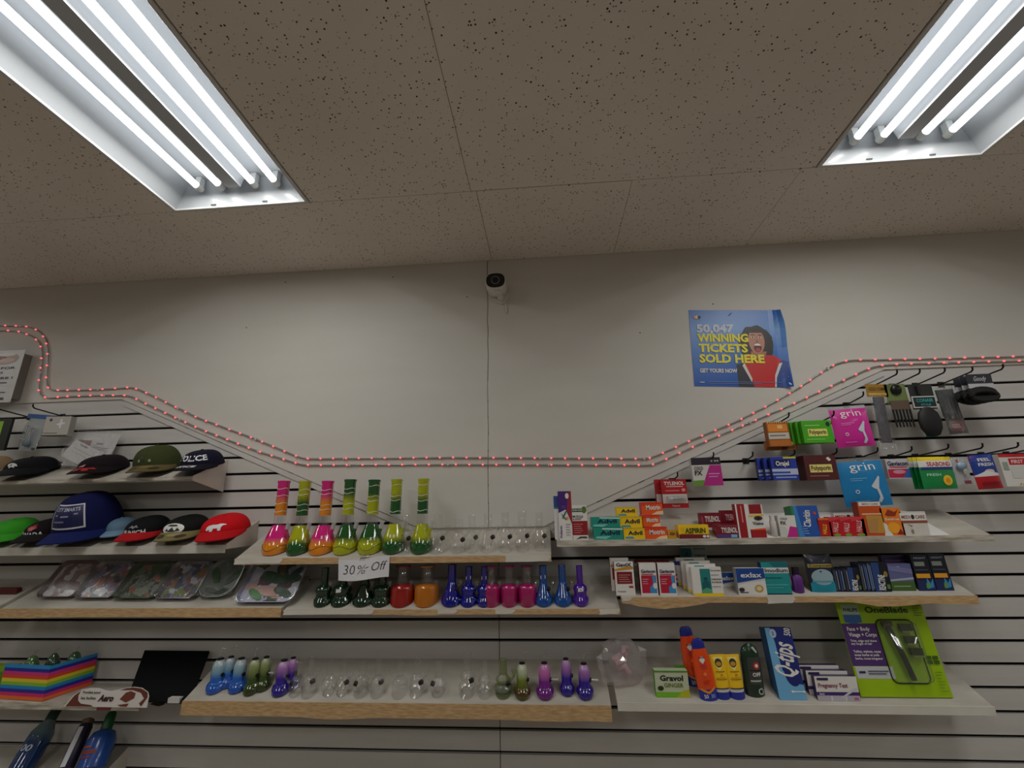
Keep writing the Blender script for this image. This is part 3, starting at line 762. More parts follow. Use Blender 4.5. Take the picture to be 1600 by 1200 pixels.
for i, (x0, x1) in enumerate(((1297, 1315), (1315, 1332), (1332, 1353))):
    carton('lozenge_pack', ['leftmost', 'middle', 'rightmost'][i]+' of three red lozenge packs standing side by side', 'packet', (x0, 811, x1, 841.5), 'r1', 0.028, (198, 22, 40), [('t', 'HALLS', 0.62, 0.2, 0.26, (240, 190, 190), {'r': 78, 'a': 'l', 'w': 0.85}), ('e', 0.55, 0.08, 0.3, 0.07, (120, 170, 60)), ('p', [(0,0.75),(1,0.9),(1,1),(0,1)], (220, 60, 70))], group='red lozenge packs')
MEDI = [('r', 0, 0.62, 1, 0.94, W2), ('t', 'MEDI', 0.05, 0.70, 0.14, (130, 40, 40), {'a': 'l', 'w': 0.33}), ('e', 0.48, 0.77, 0.065, 0.10, (40, 40, 46)), ('t', 'CARE', 0.58, 0.70, 0.14, (130, 40, 40), {'a': 'l', 'w': 0.36})]
carton('bandage_box', 'white bandage box standing behind the three red lozenge packs', 'box', (1304, 801, 1352, 826), None, 0.02, (206, 200, 194), MEDI, Y=-0.095, group=G1)
MO = [('r', 0.05, 0.88, 1, 1.0, W2), ('t', 'MEDI CARE', 0.55, 0.91, 0.05, (130, 40, 40), {'w': 0.7}), ('r', 0.25, 0.08, 0.95, 0.60, (206, 150, 60)), ('p', [(0.25,0.08),(0.6,0.08),(0.8,0.5),(0.25,0.5)], (190, 140, 80)), ('r', 0.1, 0.62, 0.95, 0.66, (240, 200, 160))]
carton('bandage_box', 'tall orange box with tan window and white header', 'box', (1345, 787, 1381, 840.5), 'r1', 0.035, (206, 84, 30), MO, side=(150, 46, 20), group=G1)
carton('bandage_box', 'orange box with dark animal print beside white carton', 'box', (1379, 796, 1411, 839.5), 'r1', 0.03, (240, 130, 36), [('p', [(0,0),(0.4,0),(0.2,0.4),(0,0.5)], W2), ('p', [(0.2,0.75),(0.4,0.95),(0.7,0.85),(0.9,0.95),(0.7,0.70),(0.35,0.7)], (150, 50, 24)), ('t', 'Swerve', 0.5, 0.55, 0.09, W2, {'w': 0.7}), ('e', 0.5, 0.28, 0.3, 0.2, (250, 170, 40)), ('p', [(0.6,0.05),(0.95,0.05),(0.8,0.25)], (150, 30, 40))], group=G1)
carton('bandage_box', 'white bandage carton with brown strip at the right shelf end', 'box', (1409, 801, 1450, 838.5), 'r1', 0.03, (216, 212, 206), MEDI+[('r', 0, 0.52, 1, 0.62, (150, 80, 50)), ('e', 0.35, 0.16, 0.05, 0.10, (150, 130, 100)), ('p', [(0.2,0.48),(0.4,0.40),(0.36,0.36)], (130, 110, 90))], group=G1)
xs0 = at(1196, 838, -0.185)[0]; xs1 = at(1484, 836, -0.185)[0]
b = MB(); ys0, ys1 = -0.186, -0.004; zd = lambda y: (y+DEP)*T
b.prism_x([(ys0, zd(ys0)+0.00005), (ys1, zd(ys1)+0.00005), (ys1, zd(ys1)+0.0003), (ys0, zd(ys0)+0.0003)], 0, xs1-xs0, mat((226, 225, 222), 0.5))
tag(b.build('card_sheet', None, (xs0, 0, SH['r1'])), 'blank white sheet lying on the right end of the top right shelf', 'sheet')

# --- middle right shelf
G2 = 'boxed remedies on the middle right shelf'
GX = [('p', [(0.02,0.72),(0.98,0.78),(0.98,0.86),(0.5,0.84),(0.02,0.78)], (206, 150, 50)), ('r', 0.1, 0.34, 0.9, 0.70, (130, 26, 36)), ('r', 0.7, 0.22, 0.92, 0.28, (176, 60, 50)), ('t', 'GaviX', 0.5, 0.86, 0.10, (24, 24, 44), {'w': 0.8, 'b': 0.03}), ('t', '30 capsules', 0.1, 0.10, 0.04, (60, 60, 70), {'a': 'l'})]+lines(0.2, 0.8, 0.4, 0.66, 4, (220, 160, 160))
o = carton('medicine_box', 'white and dark red box at the left end of the middle right shelf', 'box', (961, 878, 991, 930.5), 'r2', 0.022, W2, GX, side=(130, 26, 36), group=G2)
repeat_y(o, 1, 0.0245, ['second white and dark red box tucked behind the first'], -0.012, 0.0115)
GV = [('r', 0.08, 0.08, 0.95, 0.62, (190, 26, 60)), ('p', [(0.55,0.08),(0.95,0.08),(0.9,0.62),(0.72,0.6),(0.75,0.35),(0.55,0.25)], (60, 150, 210)), ('e', 0.86, 0.3, 0.12, 0.09, W2), ('t', 'Gaviscon', 0.52, 0.70, 0.10, NAVY, {'w': 0.85, 'b': 0.03}), ('r', 0.1, 0.64, 0.8, 0.67, (200, 60, 70))]
carton('antacid_box', 'left one of two white antacid boxes with blue figure', 'box', (1000, 880, 1026.5, 931), 'r2', 0.03, W2, GV+lines(0.14, 0.5, 0.36, 0.56, 3, (240, 190, 200)), side=(120, 20, 40), group=G2)
carton('antacid_box', 'right one of two white antacid boxes with blue figure', 'box', (1029, 880, 1056, 931), 'r2', 0.03, W2, GV+lines(0.14, 0.5, 0.36, 0.56, 3, (240, 190, 200)), side=(120, 20, 40), group=G2)
carton('medicine_box', 'grey blue box with red ring right of the antacid boxes', 'box', (1049, 877, 1070, 929), None, 0.02, (190, 190, 196), [('r', 0, 0, 1, 0.35, (30, 60, 150)), ('e', 0.45, 0.52, 0.22, 0.09, (160, 30, 40)), ('e', 0.45, 0.52, 0.12, 0.05, (210, 206, 206)), ('p', [(0.2,0.9),(1,0.85),(1,1),(0.3,1)], (30, 50, 140))], Y=-0.128, group=G2)
carton('shelf_strip', 'long dark red carton lying behind the antacid boxes', 'box', (993, 875, 1046, 880), None, 0.03, (120, 20, 30), Y=-0.10, group=G2)
DI = [('r', 0.28, 0.10, 0.62, 0.94, (30, 130, 128)), ('e', 0.45, 0.60, 0.07, 0.05, (20, 80, 90)), ('p', [(0.33,0.12),(0.33,0.45),(0.40,0.54),(0.50,0.54),(0.57,0.45),(0.57,0.12)], (20, 96, 104)), ('r', 0.0, 0.0, 1.0, 0.10, (246, 214, 40)), ('p', [(0.28,0.10),(0.62,0.10),(0.62,0.22),(0.45,0.3),(0.28,0.2)], (90, 170, 130)),
      ('t', 'Diarrhea Relief', 0.64, 0.86, 0.05, (30, 34, 40), {'a': 'l', 'w': 0.33}), ('t', 'Soulagement', 0.64, 0.56, 0.055, (20, 24, 30), {'a': 'l', 'w': 0.33, 'b': 0.03}), ('t', 'de la diarrhée', 0.64, 0.46, 0.05, (20, 24, 30), {'a': 'l', 'w': 0.33, 'b': 0.03}), ('r', 0.64, 0.72, 0.9, 0.74, (120, 130, 140)), ('r', 0.64, 0.32, 0.92, 0.34, (120, 130, 140))]
o = carton('medicine_box', 'front white and teal box with yellow base and printed figure', 'box', (1082, 887, 1129, 932.5), 'r2', 0.018, W2, DI, group=G2)
repeat_y(o, 3, 0.019, ['second white and teal box of the row with yellow base', 'third white and teal box of the row with yellow base', 'rearmost white and teal box of the row with yellow base'], -0.012, 0.0092)
carton('medicine_box', 'white and teal box hanging just under the top right shelf', 'box', (1064, 854, 1104, 878), None, 0.015, (170, 180, 178), [('r', 0, 0, 0.42, 0.9, (30, 110, 110)), ('e', 0.22, 0.5, 0.08, 0.15, (20, 80, 84)), ('t', 'Soulagement', 0.5, 0.36, 0.14, (20, 24, 30), {'a': 'l', 'w': 0.46}), ('t', 'de la diarrhée', 0.5, 0.10, 0.13, (20, 24, 30), {'a': 'l', 'w': 0.46}), ('t', 'Diarrhea Relief', 0.5, 0.8, 0.11, (20, 24, 30), {'a': 'l', 'w': 0.46})], Y=-0.05, group=G2)
EX = [('p', [(0,0.45),(1,0.62),(1,1),(0,1)], (24, 70, 150)), ('p', [(0,0.45),(0,0.38),(0.3,0.46),(1,0.56),(1,0.62)], (206, 210, 214)), ('t', 'exlax', 0.52, 0.66, 0.18, W2, {'w': 0.75, 'b': 0.02}), ('e', 0.74, 0.24, 0.15, 0.14, (196, 160, 80)), ('e', 0.74, 0.24, 0.09, 0.085, (230, 214, 170)), ('r', 0.05, 0.08, 0.35, 0.12, (90, 100, 120)), ('e', 0.12, 0.20, 0.10, 0.08, (60, 44, 50))]
carton('laxative_box', 'blue and white laxative box partly hidden behind its twin', 'box', (1122, 895, 1151, 929), None, 0.025, W2, EX, Y=-0.135, group=G2)
carton('laxative_box', 'front blue and white laxative box with gold seal', 'box', (1152, 888, 1196, 930), 'r2', 0.03, W2, EX, side=(160, 164, 170), group=G2)
carton('medicine_box', 'teal box with white band beside the laxative box', 'box', (1192, 879, 1234, 929), 'r2', 0.03, (32, 150, 152), [('r', 0, 0.66, 1, 0.84, (220, 226, 226)), ('t', 'Imodium', 0.54, 0.69, 0.12, (24, 30, 60), {'w': 0.86, 'b': 0.03}), ('p', [(0.5,0.84),(1,0.84),(1,1),(0.3,1)], (24, 110, 120)), ('r', 0.1, 0.5, 0.7, 0.53, (20, 90, 100)), ('r', 0.06, 0.28, 0.9, 0.31, (90, 190, 190)), ('r', 0.06, 0.2, 0.7, 0.22, (90, 190, 190)), ('r', 0, 0, 1, 0.03, NAVY)], side=(20, 60, 110), group=G2)
bottle('medicine_bottle', 'small purple bottle with dark cap on the middle right shelf', 'bottle', 1252, 887, 928, 'r2', [('body', [(0.20,0),(0.22,0.03),(0.22,0.6),(0.12,0.72)], mat((96, 44, 130), 0.3)), ('cap', [(0.14,0.72),(0.14,1.0),(0.1,1.0)], mat((34, 22, 44), 0.35))], None, sy=0.7)

# --- pouch-shaped goods
def pouch(name, label, cat, rect, Y, c, its, bulge=0.016, hdr=None, lean=0.0, rz=0.0, roll=0.0, group=None, film=False, key=None, shape=None, rough=0.35):
    x0, y0, x1, y1 = rect; xm, ym = (x0+x1)/2, (y0+y1)/2
    if key:
        p = deck_hit(xm, y1, key); Y = p.y+bulge
    W = width_at(x0, x1, ym, Y); H = height_at(xm, y0, y1, Y)/math.cos(math.radians(lean))
    xb, zb = at(xm, ym, Y)[0], at(xm, y1, Y)[1]
    root = tag(empty(name, (xb, Y, zb), (-math.radians(lean), math.radians(roll), math.radians(rz))), label, cat, group)
    top = hdr[0] if hdr else 1.0
    shp = shape or (lambda v: 1.0)
    def mp(u, v, e=0.0, s=-1):
        q = v/top if v < top else 1.0
        a = max(0, 1-abs(2*u-1)**3)*max(0, 1-abs(2*q-1)**4) if v < top else 0
        return ((u-0.5)*W*shp(v), s*(bulge*a+0.0007+e), v*H)
    pm = glass_mat((225, 230, 232), 0.15, 0.08, 45) if film else mat(c, rough, coat=0.3)
    b = MB(); b.grid(10, 14, lambda u, v: mp(u, v*top), pm); b.grid(10, 14, lambda u, v: mp(u, v*top, 0, 0.6), pm, True)
    b.build('pouch', root, smooth=True, fix=False)
    if hdr:
        hm = hdr[1]
        b = MB(); b.box(-W/2, W/2, -0.0008, 0.0008, top*H, H, hm if not isinstance(hm, tuple) else mat(hm, 0.4)); b.build('header', root)
    if its: prints(root, its, W, H, lambda u, v, e: mp(u, v, e), True, 0.0007)
    return root, W, H
NV = (24, 26, 44)
r_, W_, H_ = pouch('lozenge_pouch', 'dark navy pouch with teal base and grey oval', 'pouch', (1262, 866, 1304, 928), None, (24, 30, 52),
      [('r', 0.04, 0.02, 0.98, 0.28, (24, 150, 176)), ('e', 0.5, 0.42, 0.40, 0.20, (150, 176, 188)), ('r', 0.1, 0.29, 0.9, 0.33, (90, 160, 180)), ('r', 0.05, 0.66, 0.95, 0.75, (170, 150, 70)), ('t', 'Compound', 0.5, 0.68, 0.06, (30, 30, 40), {'w': 0.8}), ('e', 0.45, 0.56, 0.05, 0.02, (40, 70, 110))], 0.012, key='r2', lean=4)
RE = [('p', [(0.0,0),(0.35,0),(0.5,1),(0.0,1)], (40, 70, 130)), ('t', 'REACTINE', 0.62, 0.05, 0.22, (226, 228, 232), {'r': 84, 'a': 'l', 'w': 0.95, 'b': 0.03}), ('e', 0.82, 0.6, 0.12, 0.10, (150, 130, 60)), ('r', 0.75, 0.1, 0.95, 0.25, (90, 130, 60))]
def reactine(lab0, rect, n, dx):
    o = carton('allergy_box', lab0, 'box', rect, 'r2', 0.05, (20, 24, 40), RE, side=(44, 60, 100), group='navy allergy boxes')
    for i in range(n):
        c = o.copy(); col.objects.link(c); c.location = o.location+Vector((-dx*(i+1), 0.0006*(i+1), 0.0003*(i+1)))
        c['label'] = lab0.replace('front', ORD[i+1]); c.scale = (1, 1, 1)
        for ch in o.children:
            d = ch.copy(); col.objects.link(d); d.parent = c
def thin_row(prefix, rects, c2):
    for i, (rc, cc, side) in enumerate(rects):
        its = RE if cc == 1 else [('r', 0.15, 0.05, 0.55, 0.95, c2[i % len(c2)]), ('r', 0.7, 0.1, 0.85, 0.9, (150, 160, 180))]
        carton('allergy_box', prefix % ORD[i], 'box', rc, 'r2', 0.045, (20, 24, 40), its, side=(40, 52, 90), group='navy allergy boxes')
thin_row('%s from left of the lower row of dark allergy boxes', [((1303, 889, 1311, 925), 0, 0), ((1311, 889, 1319, 925), 0, 0), ((1319, 888, 1327, 925), 0, 0), ((1327, 887, 1344, 925), 1, 0)], [(60, 66, 84), (46, 70, 120), (50, 56, 70)])
thin_row('%s from left of the taller row of dark allergy boxes', [((1344.5, 880, 1351, 925), 0, 0), ((1351.5, 880, 1357, 925), 0, 0), ((1357.5, 879, 1364, 925), 0, 0), ((1364.5, 879, 1389, 925), 1, 0)], [(70, 76, 88), (60, 90, 150), (90, 120, 170)])
carton('sleep_aid_box', 'lavender and green box next to the dark allergy boxes', 'box', (1390, 881, 1427, 923.5), 'r2', 0.03, (98, 104, 150), [('r', 0, 0, 1, 0.35, (70, 104, 50)), ('p', [(0,0.35),(1,0.42),(1,0.5),(0,0.42)], (170, 176, 200)), ('r', 0.1, 0.85, 0.5, 0.9, (200, 200, 220)), ('p', [(0,0.75),(1,0.6),(1,0.8),(0,0.95)], (120, 120, 170)), ('r', 0.1, 0.15, 0.8, 0.19, (150, 176, 130))], top=(120, 100, 150), group=G2)
carton('sleep_aid_box', 'purple box standing behind the lavender and green box', 'box', (1378, 868, 1424, 885), None, 0.02, (66, 56, 90), [('r', 0.1, 0.4, 0.8, 0.6, (110, 96, 140))], Y=-0.105, group=G2)
NB = [('r', 0.05, 0.35, 0.85, 0.47, (226, 160, 40)), ('p', [(0.5,0.05),(0.9,0.1),(0.95,0.34),(0.75,0.2),(0.6,0.36)], (60, 140, 200)), ('p', [(0.45,0.08),(0.7,0.08),(0.75,0.2),(0.5,0.22)], (90, 150, 80)), ('r', 0.1, 0.68, 0.7, 0.80, (130, 140, 130)), ('r', 0.08, 0.56, 0.8, 0.59, (70, 80, 100)), ('r', 0, 0, 1, 0.3, (24, 40, 90)), ('t', 'NIGHT', 0.5, 0.88, 0.05, (150, 160, 176), {'w': 0.7})]
NB = [NB[5]]+NB[:5]+[NB[6]]
carton('night_remedy_box', 'left of two navy boxes with orange band at shelf end', 'box', (1430, 867, 1457, 923.5), 'r2', 0.035, (18, 22, 38), NB, lean=3, group='navy night remedy boxes')
carton('night_remedy_box', 'right of two navy boxes with orange band at shelf end', 'box', (1458, 866, 1484, 923), 'r2', 0.035, (18, 22, 38), NB, lean=3, group='navy night remedy boxes')

# --- bottom right shelf
carton('ginger_box', 'pale green ginger tablet box on the bottom right shelf', 'box', (1024, 1048, 1076, 1090), 'r3', 0.03, (198, 206, 176),
       [('r', 0, 0, 1, 0.20, (120, 190, 40)), ('p', [(0.6,0),(1,0),(1,0.3),(0.8,0.24)], (190, 190, 30)), ('t', 'Gravol', 0.5, 0.62, 0.20, (14, 24, 16), {'w': 0.7, 'b': 0.035}), ('t', 'GINGER', 0.55, 0.38, 0.15, (110, 120, 40), {'w': 0.58}), ('e', 0.15, 0.34, 0.09, 0.09, (30, 60, 20)), ('r', 0, 0.94, 1, 1, (80, 150, 40))], side=(90, 160, 40), group='goods on the bottom right shelf')
o = carton('ginger_box', 'green tab standing up behind the pale ginger box', 'box', (1055, 1041, 1072, 1052), None, 0.012, (92, 160, 44), [('e', 0.4, 0.5, 0.2, 0.3, (50, 100, 30))], Y=-0.125)
# crumpled clear bag with pink pipes
p = deck_hit(978, 1084, 'r3')
root = tag(empty('crumpled_bag', (p.x, p.y+0.045, p.z)), 'crumpled clear plastic bag with pink glass inside', 'bag')
def blob(name, sx, sy_, sz, zc, mt, seed, amp, parent, sub=4):
    bm = bmesh.new(); bmesh.ops.create_icosphere(bm, subdivisions=sub, radius=1.0)
    rr = random.Random(seed); ph = [(rr.uniform(2, 7), rr.uniform(2, 7), rr.uniform(2, 7), rr.uniform(0, 6)) for _ in range(7)]
    for v in bm.verts:
        d = sum(math.sin(v.co.x*a+v.co.y*b_+v.co.z*c_+q) for a, b_, c_, q in ph)/7
        k = 1+amp*d*2+rr.uniform(-0.13, 0.13)
        v.co = Vector((v.co.x*sx*k, v.co.y*sy_*k, zc+v.co.z*sz*k))
        v.co.z = max(v.co.z, (v.co.y+0.045)*T+0.001)
    me = bpy.data.meshes.new(name); bm.to_mesh(me); bm.free(); me.materials.append(mt)
    o = bpy.data.objects.new(name, me); col.objects.link(o); o.parent = parent
    return o
hb = height_at(978, 1005, 1084, p.y)
blob('film', 0.088, 0.04, hb*0.5, hb*0.5, glass_mat((250, 244, 244), 0.17, 0.05), 5, 0.16, root, 3)
for k in range(4):
    b = MB(); a = k*1.7
    b.tube([(0.03*math.cos(a)-0.005, 0.01*math.sin(a), 0.05+0.022*k), (0.01, 0.0, 0.075+0.02*k), (0.03*math.cos(a+2), 0.012*math.sin(a+2), 0.06+0.024*k)], 0.011, grad_mat(((0, (226, 140, 160)), (1, (240, 214, 220))), 0.3), 12)
    b.build('pink_pipe', root, smooth=True)
# sunscreen
def sunscreen(px, y0, y1, lab, dY):
    p = deck_hit(px, y1, 'r3'); p.y += dY; p.z += dY*T
    H = height_at(px, y0, y1, p.y); R = 0.052/0.32*H*1.02
    root = tag(empty('sunscreen_bottle', (p.x, p.y+R*0.42+0.002, p.z+0.001), (0, math.radians(-6), 0)), lab, 'bottle', 'orange sunscreen bottles')
    sy = 0.42; n = 28
    def part(nm, pr, mt):
        b = MB(); b.lathe([(r*R, z*H) for r, z in pr], mt, n, sy=sy); b.build(nm, root, smooth=True)
    part('base', [(0.90,0.0),(0.96,0.02),(0.97,0.16),(0.97,0.19)], mat((34, 52, 170), 0.3, coat=0.4))
    part('body', [(0.97,0.19),(1.0,0.3),(0.98,0.5),(0.9,0.68),(0.78,0.80),(0.70,0.845)], mat((240, 78, 14), 0.28, coat=0.5))
    part('cap', [(0.72,0.845),(0.72,0.87),(0.66,0.95),(0.45,1.0),(0.0,1.0)], mat((28, 40, 150), 0.3, coat=0.4))
    def mp(u, v, e):
        a = (u-0.5)*2.2; rr = R*(0.97 if v < 0.3 else 0.99 if v < 0.5 else 0.99-(v-0.5)*0.7)
        return ((rr+e)*math.sin(a), -(rr*sy+e+0.001)*math.cos(a), v*H)
    prints(root, [('p', [(0.1,0.19),(0.5,0.12),(0.9,0.19),(0.9,0.23),(0.5,0.16),(0.1,0.23)], (240, 150, 30)), ('p', [(0.34,0.66),(0.5,0.60),(0.66,0.66),(0.58,0.72),(0.42,0.72)], W2), ('t', 'BANANA', 0.5, 0.69, 0.03, (40, 30, 60), {'w': 0.30}), ('r', 0.36, 0.53, 0.66, 0.56, (206, 60, 60)), ('r', 0.34, 0.58, 0.66, 0.60, (206, 60, 90)), ('e', 0.5, 0.44, 0.08, 0.03, (250, 130, 80)), ('r', 0.34, 0.32, 0.68, 0.34, (206, 60, 30)), ('r', 0.34, 0.28, 0.62, 0.30, (206, 60, 30)), ('t', '50', 0.34, 0.06, 0.06, W2, {'w': 0.2}), ('t', '30', 0.66, 0.06, 0.06, (150, 170, 230), {'w': 0.2})], 2*R, H, mp, True, 0.0006)
sunscreen(1112, 1006, 1104, 'front orange sunscreen bottle with blue cap and base', 0.0)
sunscreen(1100, 1000, 1096, 'rear orange sunscreen bottle half hidden behind the front one', 0.05)
def squeeze_tube(px0, px1, y0, y1, lab):
    px = (px0+px1)/2; p = deck_hit(px, y1, 'r3'); W = width_at(px0, px1, (y0+y1)/2, p.y); H = height_at(px, y0, y1, p.y)
    root = tag(empty('sunscreen_tube', (p.x, p.y+0.016, p.z+0.001), (0, math.radians(-2), 0)), lab, 'tube', 'yellow sunscreen tubes')
    n = 24
    def ring(w_, d_, z): return [(w_*math.cos(2*math.pi*k/n), d_*math.sin(2*math.pi*k/n), z) for k in range(n)]
    loft([ring(W*0.44, 0.014, 0), ring(W*0.46, 0.015, 0.01), ring(W*0.46, 0.015, 0.17*H)], mat((40, 54, 160), 0.3)).build('cap', root, smooth=True)
    loft([ring(W*0.44, 0.0145, 0.17*H), ring(W*0.46, 0.015, 0.24*H)], mat((230, 228, 220), 0.3)).build('collar', root, smooth=True)
    loft([ring(W*0.46, 0.015, 0.24*H), ring(W*0.48, 0.012, 0.6*H), ring(W*0.49, 0.005, 0.92*H), ring(W*0.5, 0.0016, H)], mat((250, 204, 30), 0.28, coat=0.4)).build('tube_body', root, smooth=True)
    dz_ = lambda v: 0.015 if v < 0.24 else 0.015-0.003*(v-0.24)/0.36 if v < 0.6 else 0.012-0.007*(v-0.6)/0.32 if v < 0.92 else 0.005-0.0034*(v-0.92)/0.08
    mp = lambda u, v, e: ((u-0.5)*W*0.92, -dz_(v)*math.sqrt(max(0.02, 1-((2*u-1)*0.95)**2))-e-0.0008, v*H)
    prints(root, [('p', [(0.15,0.95),(0.85,0.95),(0.72,0.74),(0.5,0.64),(0.28,0.74)], (250, 226, 120)), ('e', 0.5, 0.82, 0.24, 0.10, (60, 50, 40)), ('e', 0.5, 0.80, 0.18, 0.05, (196, 150, 40)), ('r', 0.2, 0.62, 0.8, 0.635, (120, 100, 30)), ('t', '30', 0.56, 0.53, 0.05, (206, 90, 30), {'w': 0.18}), ('r', 0.15, 0.45, 0.9, 0.465, (120, 100, 30)), ('r', 0.2, 0.49, 0.8, 0.50, (150, 120, 30)), ('r', 0.06, 0.245, 0.94, 0.27, NAVY)], W, H, mp, True, 0.0005)
squeeze_tube(1120, 1146, 1025, 1095, 'left of two yellow sunscreen tubes with blue caps')
squeeze_tube(1143, 1169, 1025, 1095, 'right of two yellow sunscreen tubes with blue caps')
# repellent can
r_, H_, R_ = bottle('repellent_bottle', 'dark green insect repellent bottle beside the yellow tubes', 'bottle', 1184, 1008, 1091, 'r3', [('body', [(0.19,0),(0.20,0.02),(0.20,0.70),(0.19,0.76)], mat((18, 48, 34), 0.3, coat=0.4)), ('cap', [(0.19,0.76),(0.185,0.84),(0.15,0.93),(0.06,1.0),(0,1.0)], mat((16, 56, 34), 0.3, coat=0.4))], None, sy=0.55)
mpc = lambda u, v, e: ((R_+e)*math.sin((u-0.5)*2.2), -(R_*0.55+e+0.0004)*math.cos((u-0.5)*2.2), v*H_)
prints(r_, [('r', 0.25, 0.25, 0.95, 0.76, (60, 66, 62)), ('e', 0.66, 0.60, 0.16, 0.07, (200, 40, 44)), ('e', 0.66, 0.60, 0.08, 0.035, W2), ('r', 0.3, 0.50, 0.9, 0.52, (20, 20, 20)), ('t', 'OFF', 0.62, 0.40, 0.07, W2, {'w': 0.4, 'b': 0.03}), ('r', 0.3, 0.30, 0.8, 0.33, (190, 190, 186)), ('p', [(0.5,0.95),(0.6,0.98),(0.8,0.86),(0.72,0.84)], (190, 200, 190)), ('e', 0.72, 0.12, 0.14, 0.06, (190, 200, 196)), ('e', 0.72, 0.12, 0.09, 0.04, (18, 48, 34))], 2*R_, H_, mpc, True)
# cotton swab box
QB = [('p', [(0,0),(1,0),(1,0.2),(0.75,0.22),(0.55,0.28),(0.34,0.40),(0.30,0.55),(0.28,0.78),(0.20,1),(0,1)], (110, 176, 220)), ('e', 0.68, 0.36, 0.30, 0.18, (20, 34, 110)), ('e', 0.27, 0.92, 0.13, 0.065, (180, 200, 226)), ('t', '2', 0.27, 0.895, 0.05, NAVY, {}), ('t', 'Q-tips', 0.74, 0.28, 0.30, W2, {'r': 82, 'a': 'l', 'w': 1.15, 'b': 0.02, 'i': 0.15}), ('t', '500', 0.92, 0.88, 0.10, W2, {'r': 82, 'a': 'l', 'w': 0.27}), ('r', 0.52, 0.105, 0.95, 0.12, W2), ('e', 0.54, 0.112, 0.06, 0.018, W2), ('e', 0.95, 0.112, 0.05, 0.016, W2)]
carton('cotton_swab_box', 'tall blue cotton swab box leaning back on the bottom right shelf', 'box', (1210, 985, 1252, 1094), 'r3', 0.05, (24, 40, 124), QB, side=(30, 84, 130), top=(24, 40, 110), lean=9, rz=0, group='goods on the bottom right shelf')
PT = [('r', 0, 0.22, 1, 0.36, (70, 40, 120)), ('r', 0.0, 0, 0.32, 0.20, (190, 186, 200)), ('r', 0.36, 0, 0.66, 0.20, (196, 192, 206)), ('r', 0.7, 0, 1, 0.20, (190, 186, 200)), ('t', 'Pregnancy Test', 0.06, 0.55, 0.17, (130, 30, 70), {'a': 'l', 'w': 0.70, 'b': 0.02}), ('r', 0.05, 0.84, 0.32, 0.94, (50, 40, 80)), ('p', [(0.55,0.14),(0.62,0.14),(0.98,0.5),(0.9,0.54)], (214, 214, 222)), ('t', 'Early', 0.06, 0.25, 0.08, W2, {'a': 'l'}), ('r', 0.86, 0.06, 0.96, 0.15, (206, 90, 140))]
o = carton('test_kit_box', 'white and purple test kit box, front of its row', 'box', (1275, 1057, 1341, 1095.5), 'r3', 0.02, W2, PT, side=(50, 34, 80), top=(60, 44, 90), group='purple test kit boxes')
repeat_y(o, 2, 0.0215, ['second white and purple test kit box in its row', 'rearmost white and purple test kit box in its row'], -0.014, 0.0105)
# shaver blister pack
x0, y0, x1, y1 = 1322, 946, 1465, 1093
p = deck_hit(1405, 1092, 'r3'); LE = 9
W_ = width_at(1346, 1490, 1092, p.y); H_ = height_at(1400, 946, 1092, p.y)*1.04
root = tag(empty('shaver_pack', (at(1418, 1092, p.y)[0], p.y, p.z+0.005), (-math.radians(LE), 0, 0)), 'large lime green blister pack with a handheld shaver', 'packaging')
LIME = (158, 196, 14)
b = MB(); b.box(-W_/2, W_/2, 0, 0.004, 0, H_, mat(LIME, 0.35)); b.build('card', root)
prints(root, [('r', 0.0, 0.30, 0.40, 0.735, (78, 44, 112)), ('r', 0.02, 0.175, 0.44, 0.295, (196, 198, 204)), ('r', 0.05, 0.83, 0.25, 0.94, (170, 196, 170)), ('p', [(0.05,0.83),(0.05,0.75),(0.15,0.73),(0.25,0.75),(0.25,0.83)], (56, 104, 170)), ('t', 'PHILIPS', 0.15, 0.865, 0.034, (24, 40, 60), {'w': 0.17, 'b': 0.03}),
   ('t', 'OneBlade', 0.57, 0.85, 0.065, (34, 60, 20), {'w': 0.50}), ('t', 'Face + Body', 0.05, 0.66, 0.040, W2, {'a': 'l', 'w': 0.26}), ('t', 'Visage + Corps', 0.05, 0.60, 0.040, W2, {'a': 'l', 'w': 0.32}), ('t', 'Trim, edge and shave', 0.05, 0.545, 0.022, W2, {'a': 'l', 'w': 0.30}), ('t', 'any length of hair', 0.05, 0.515, 0.022, W2, {'a': 'l', 'w': 0.24}), ('t', 'Taillez, stylisez, rasez', 0.05, 0.435, 0.024, W2, {'a': 'l', 'w': 0.31}), ('t', 'toute barbe et poils', 0.05, 0.40, 0.024, W2, {'a': 'l', 'w': 0.28}), ('t', 'barbe, toute longueur', 0.05, 0.365, 0.022, W2, {'a': 'l', 'w': 0.31}),
   ('r', 0.05, 0.23, 0.12, 0.25, (40, 40, 80)), ('r', 0.15, 0.245, 0.38, 0.255, (80, 84, 100)), ('r', 0.15, 0.22, 0.35, 0.23, (80, 84, 100))]+[('r', 0.84+0.075*(i % 2), 0.37-0.045*(i//2), 0.84+0.075*(i % 2)+0.06, 0.405-0.045*(i//2), (60, 96, 30)) for i in range(4)]+[('r', 0.87, 0.92-0.025*i, 0.97-0.02*(i % 3), 0.927-0.025*i, (70, 104, 24)) for i in range(5)]+[('r', 0.88, 0.24-0.03*i, 0.96-0.015*(i % 3), 0.247-0.03*i, (110, 150, 24)) for i in range(7)], W_, H_)
def rr_ring(cx, cz, hw, hh, r, y, n=6):
    o_ = []
    for (sx, sz, a0) in ((1, 1, 0), (-1, 1, 90), (-1, -1, 180), (1, -1, 270)):
        for k in range(n+1):
            a = math.radians(a0+90*k/n); o_.append((cx+sx*(hw-r)+r*math.cos(a), y, cz+sz*(hh-r)+r*math.sin(a)))
    return o_
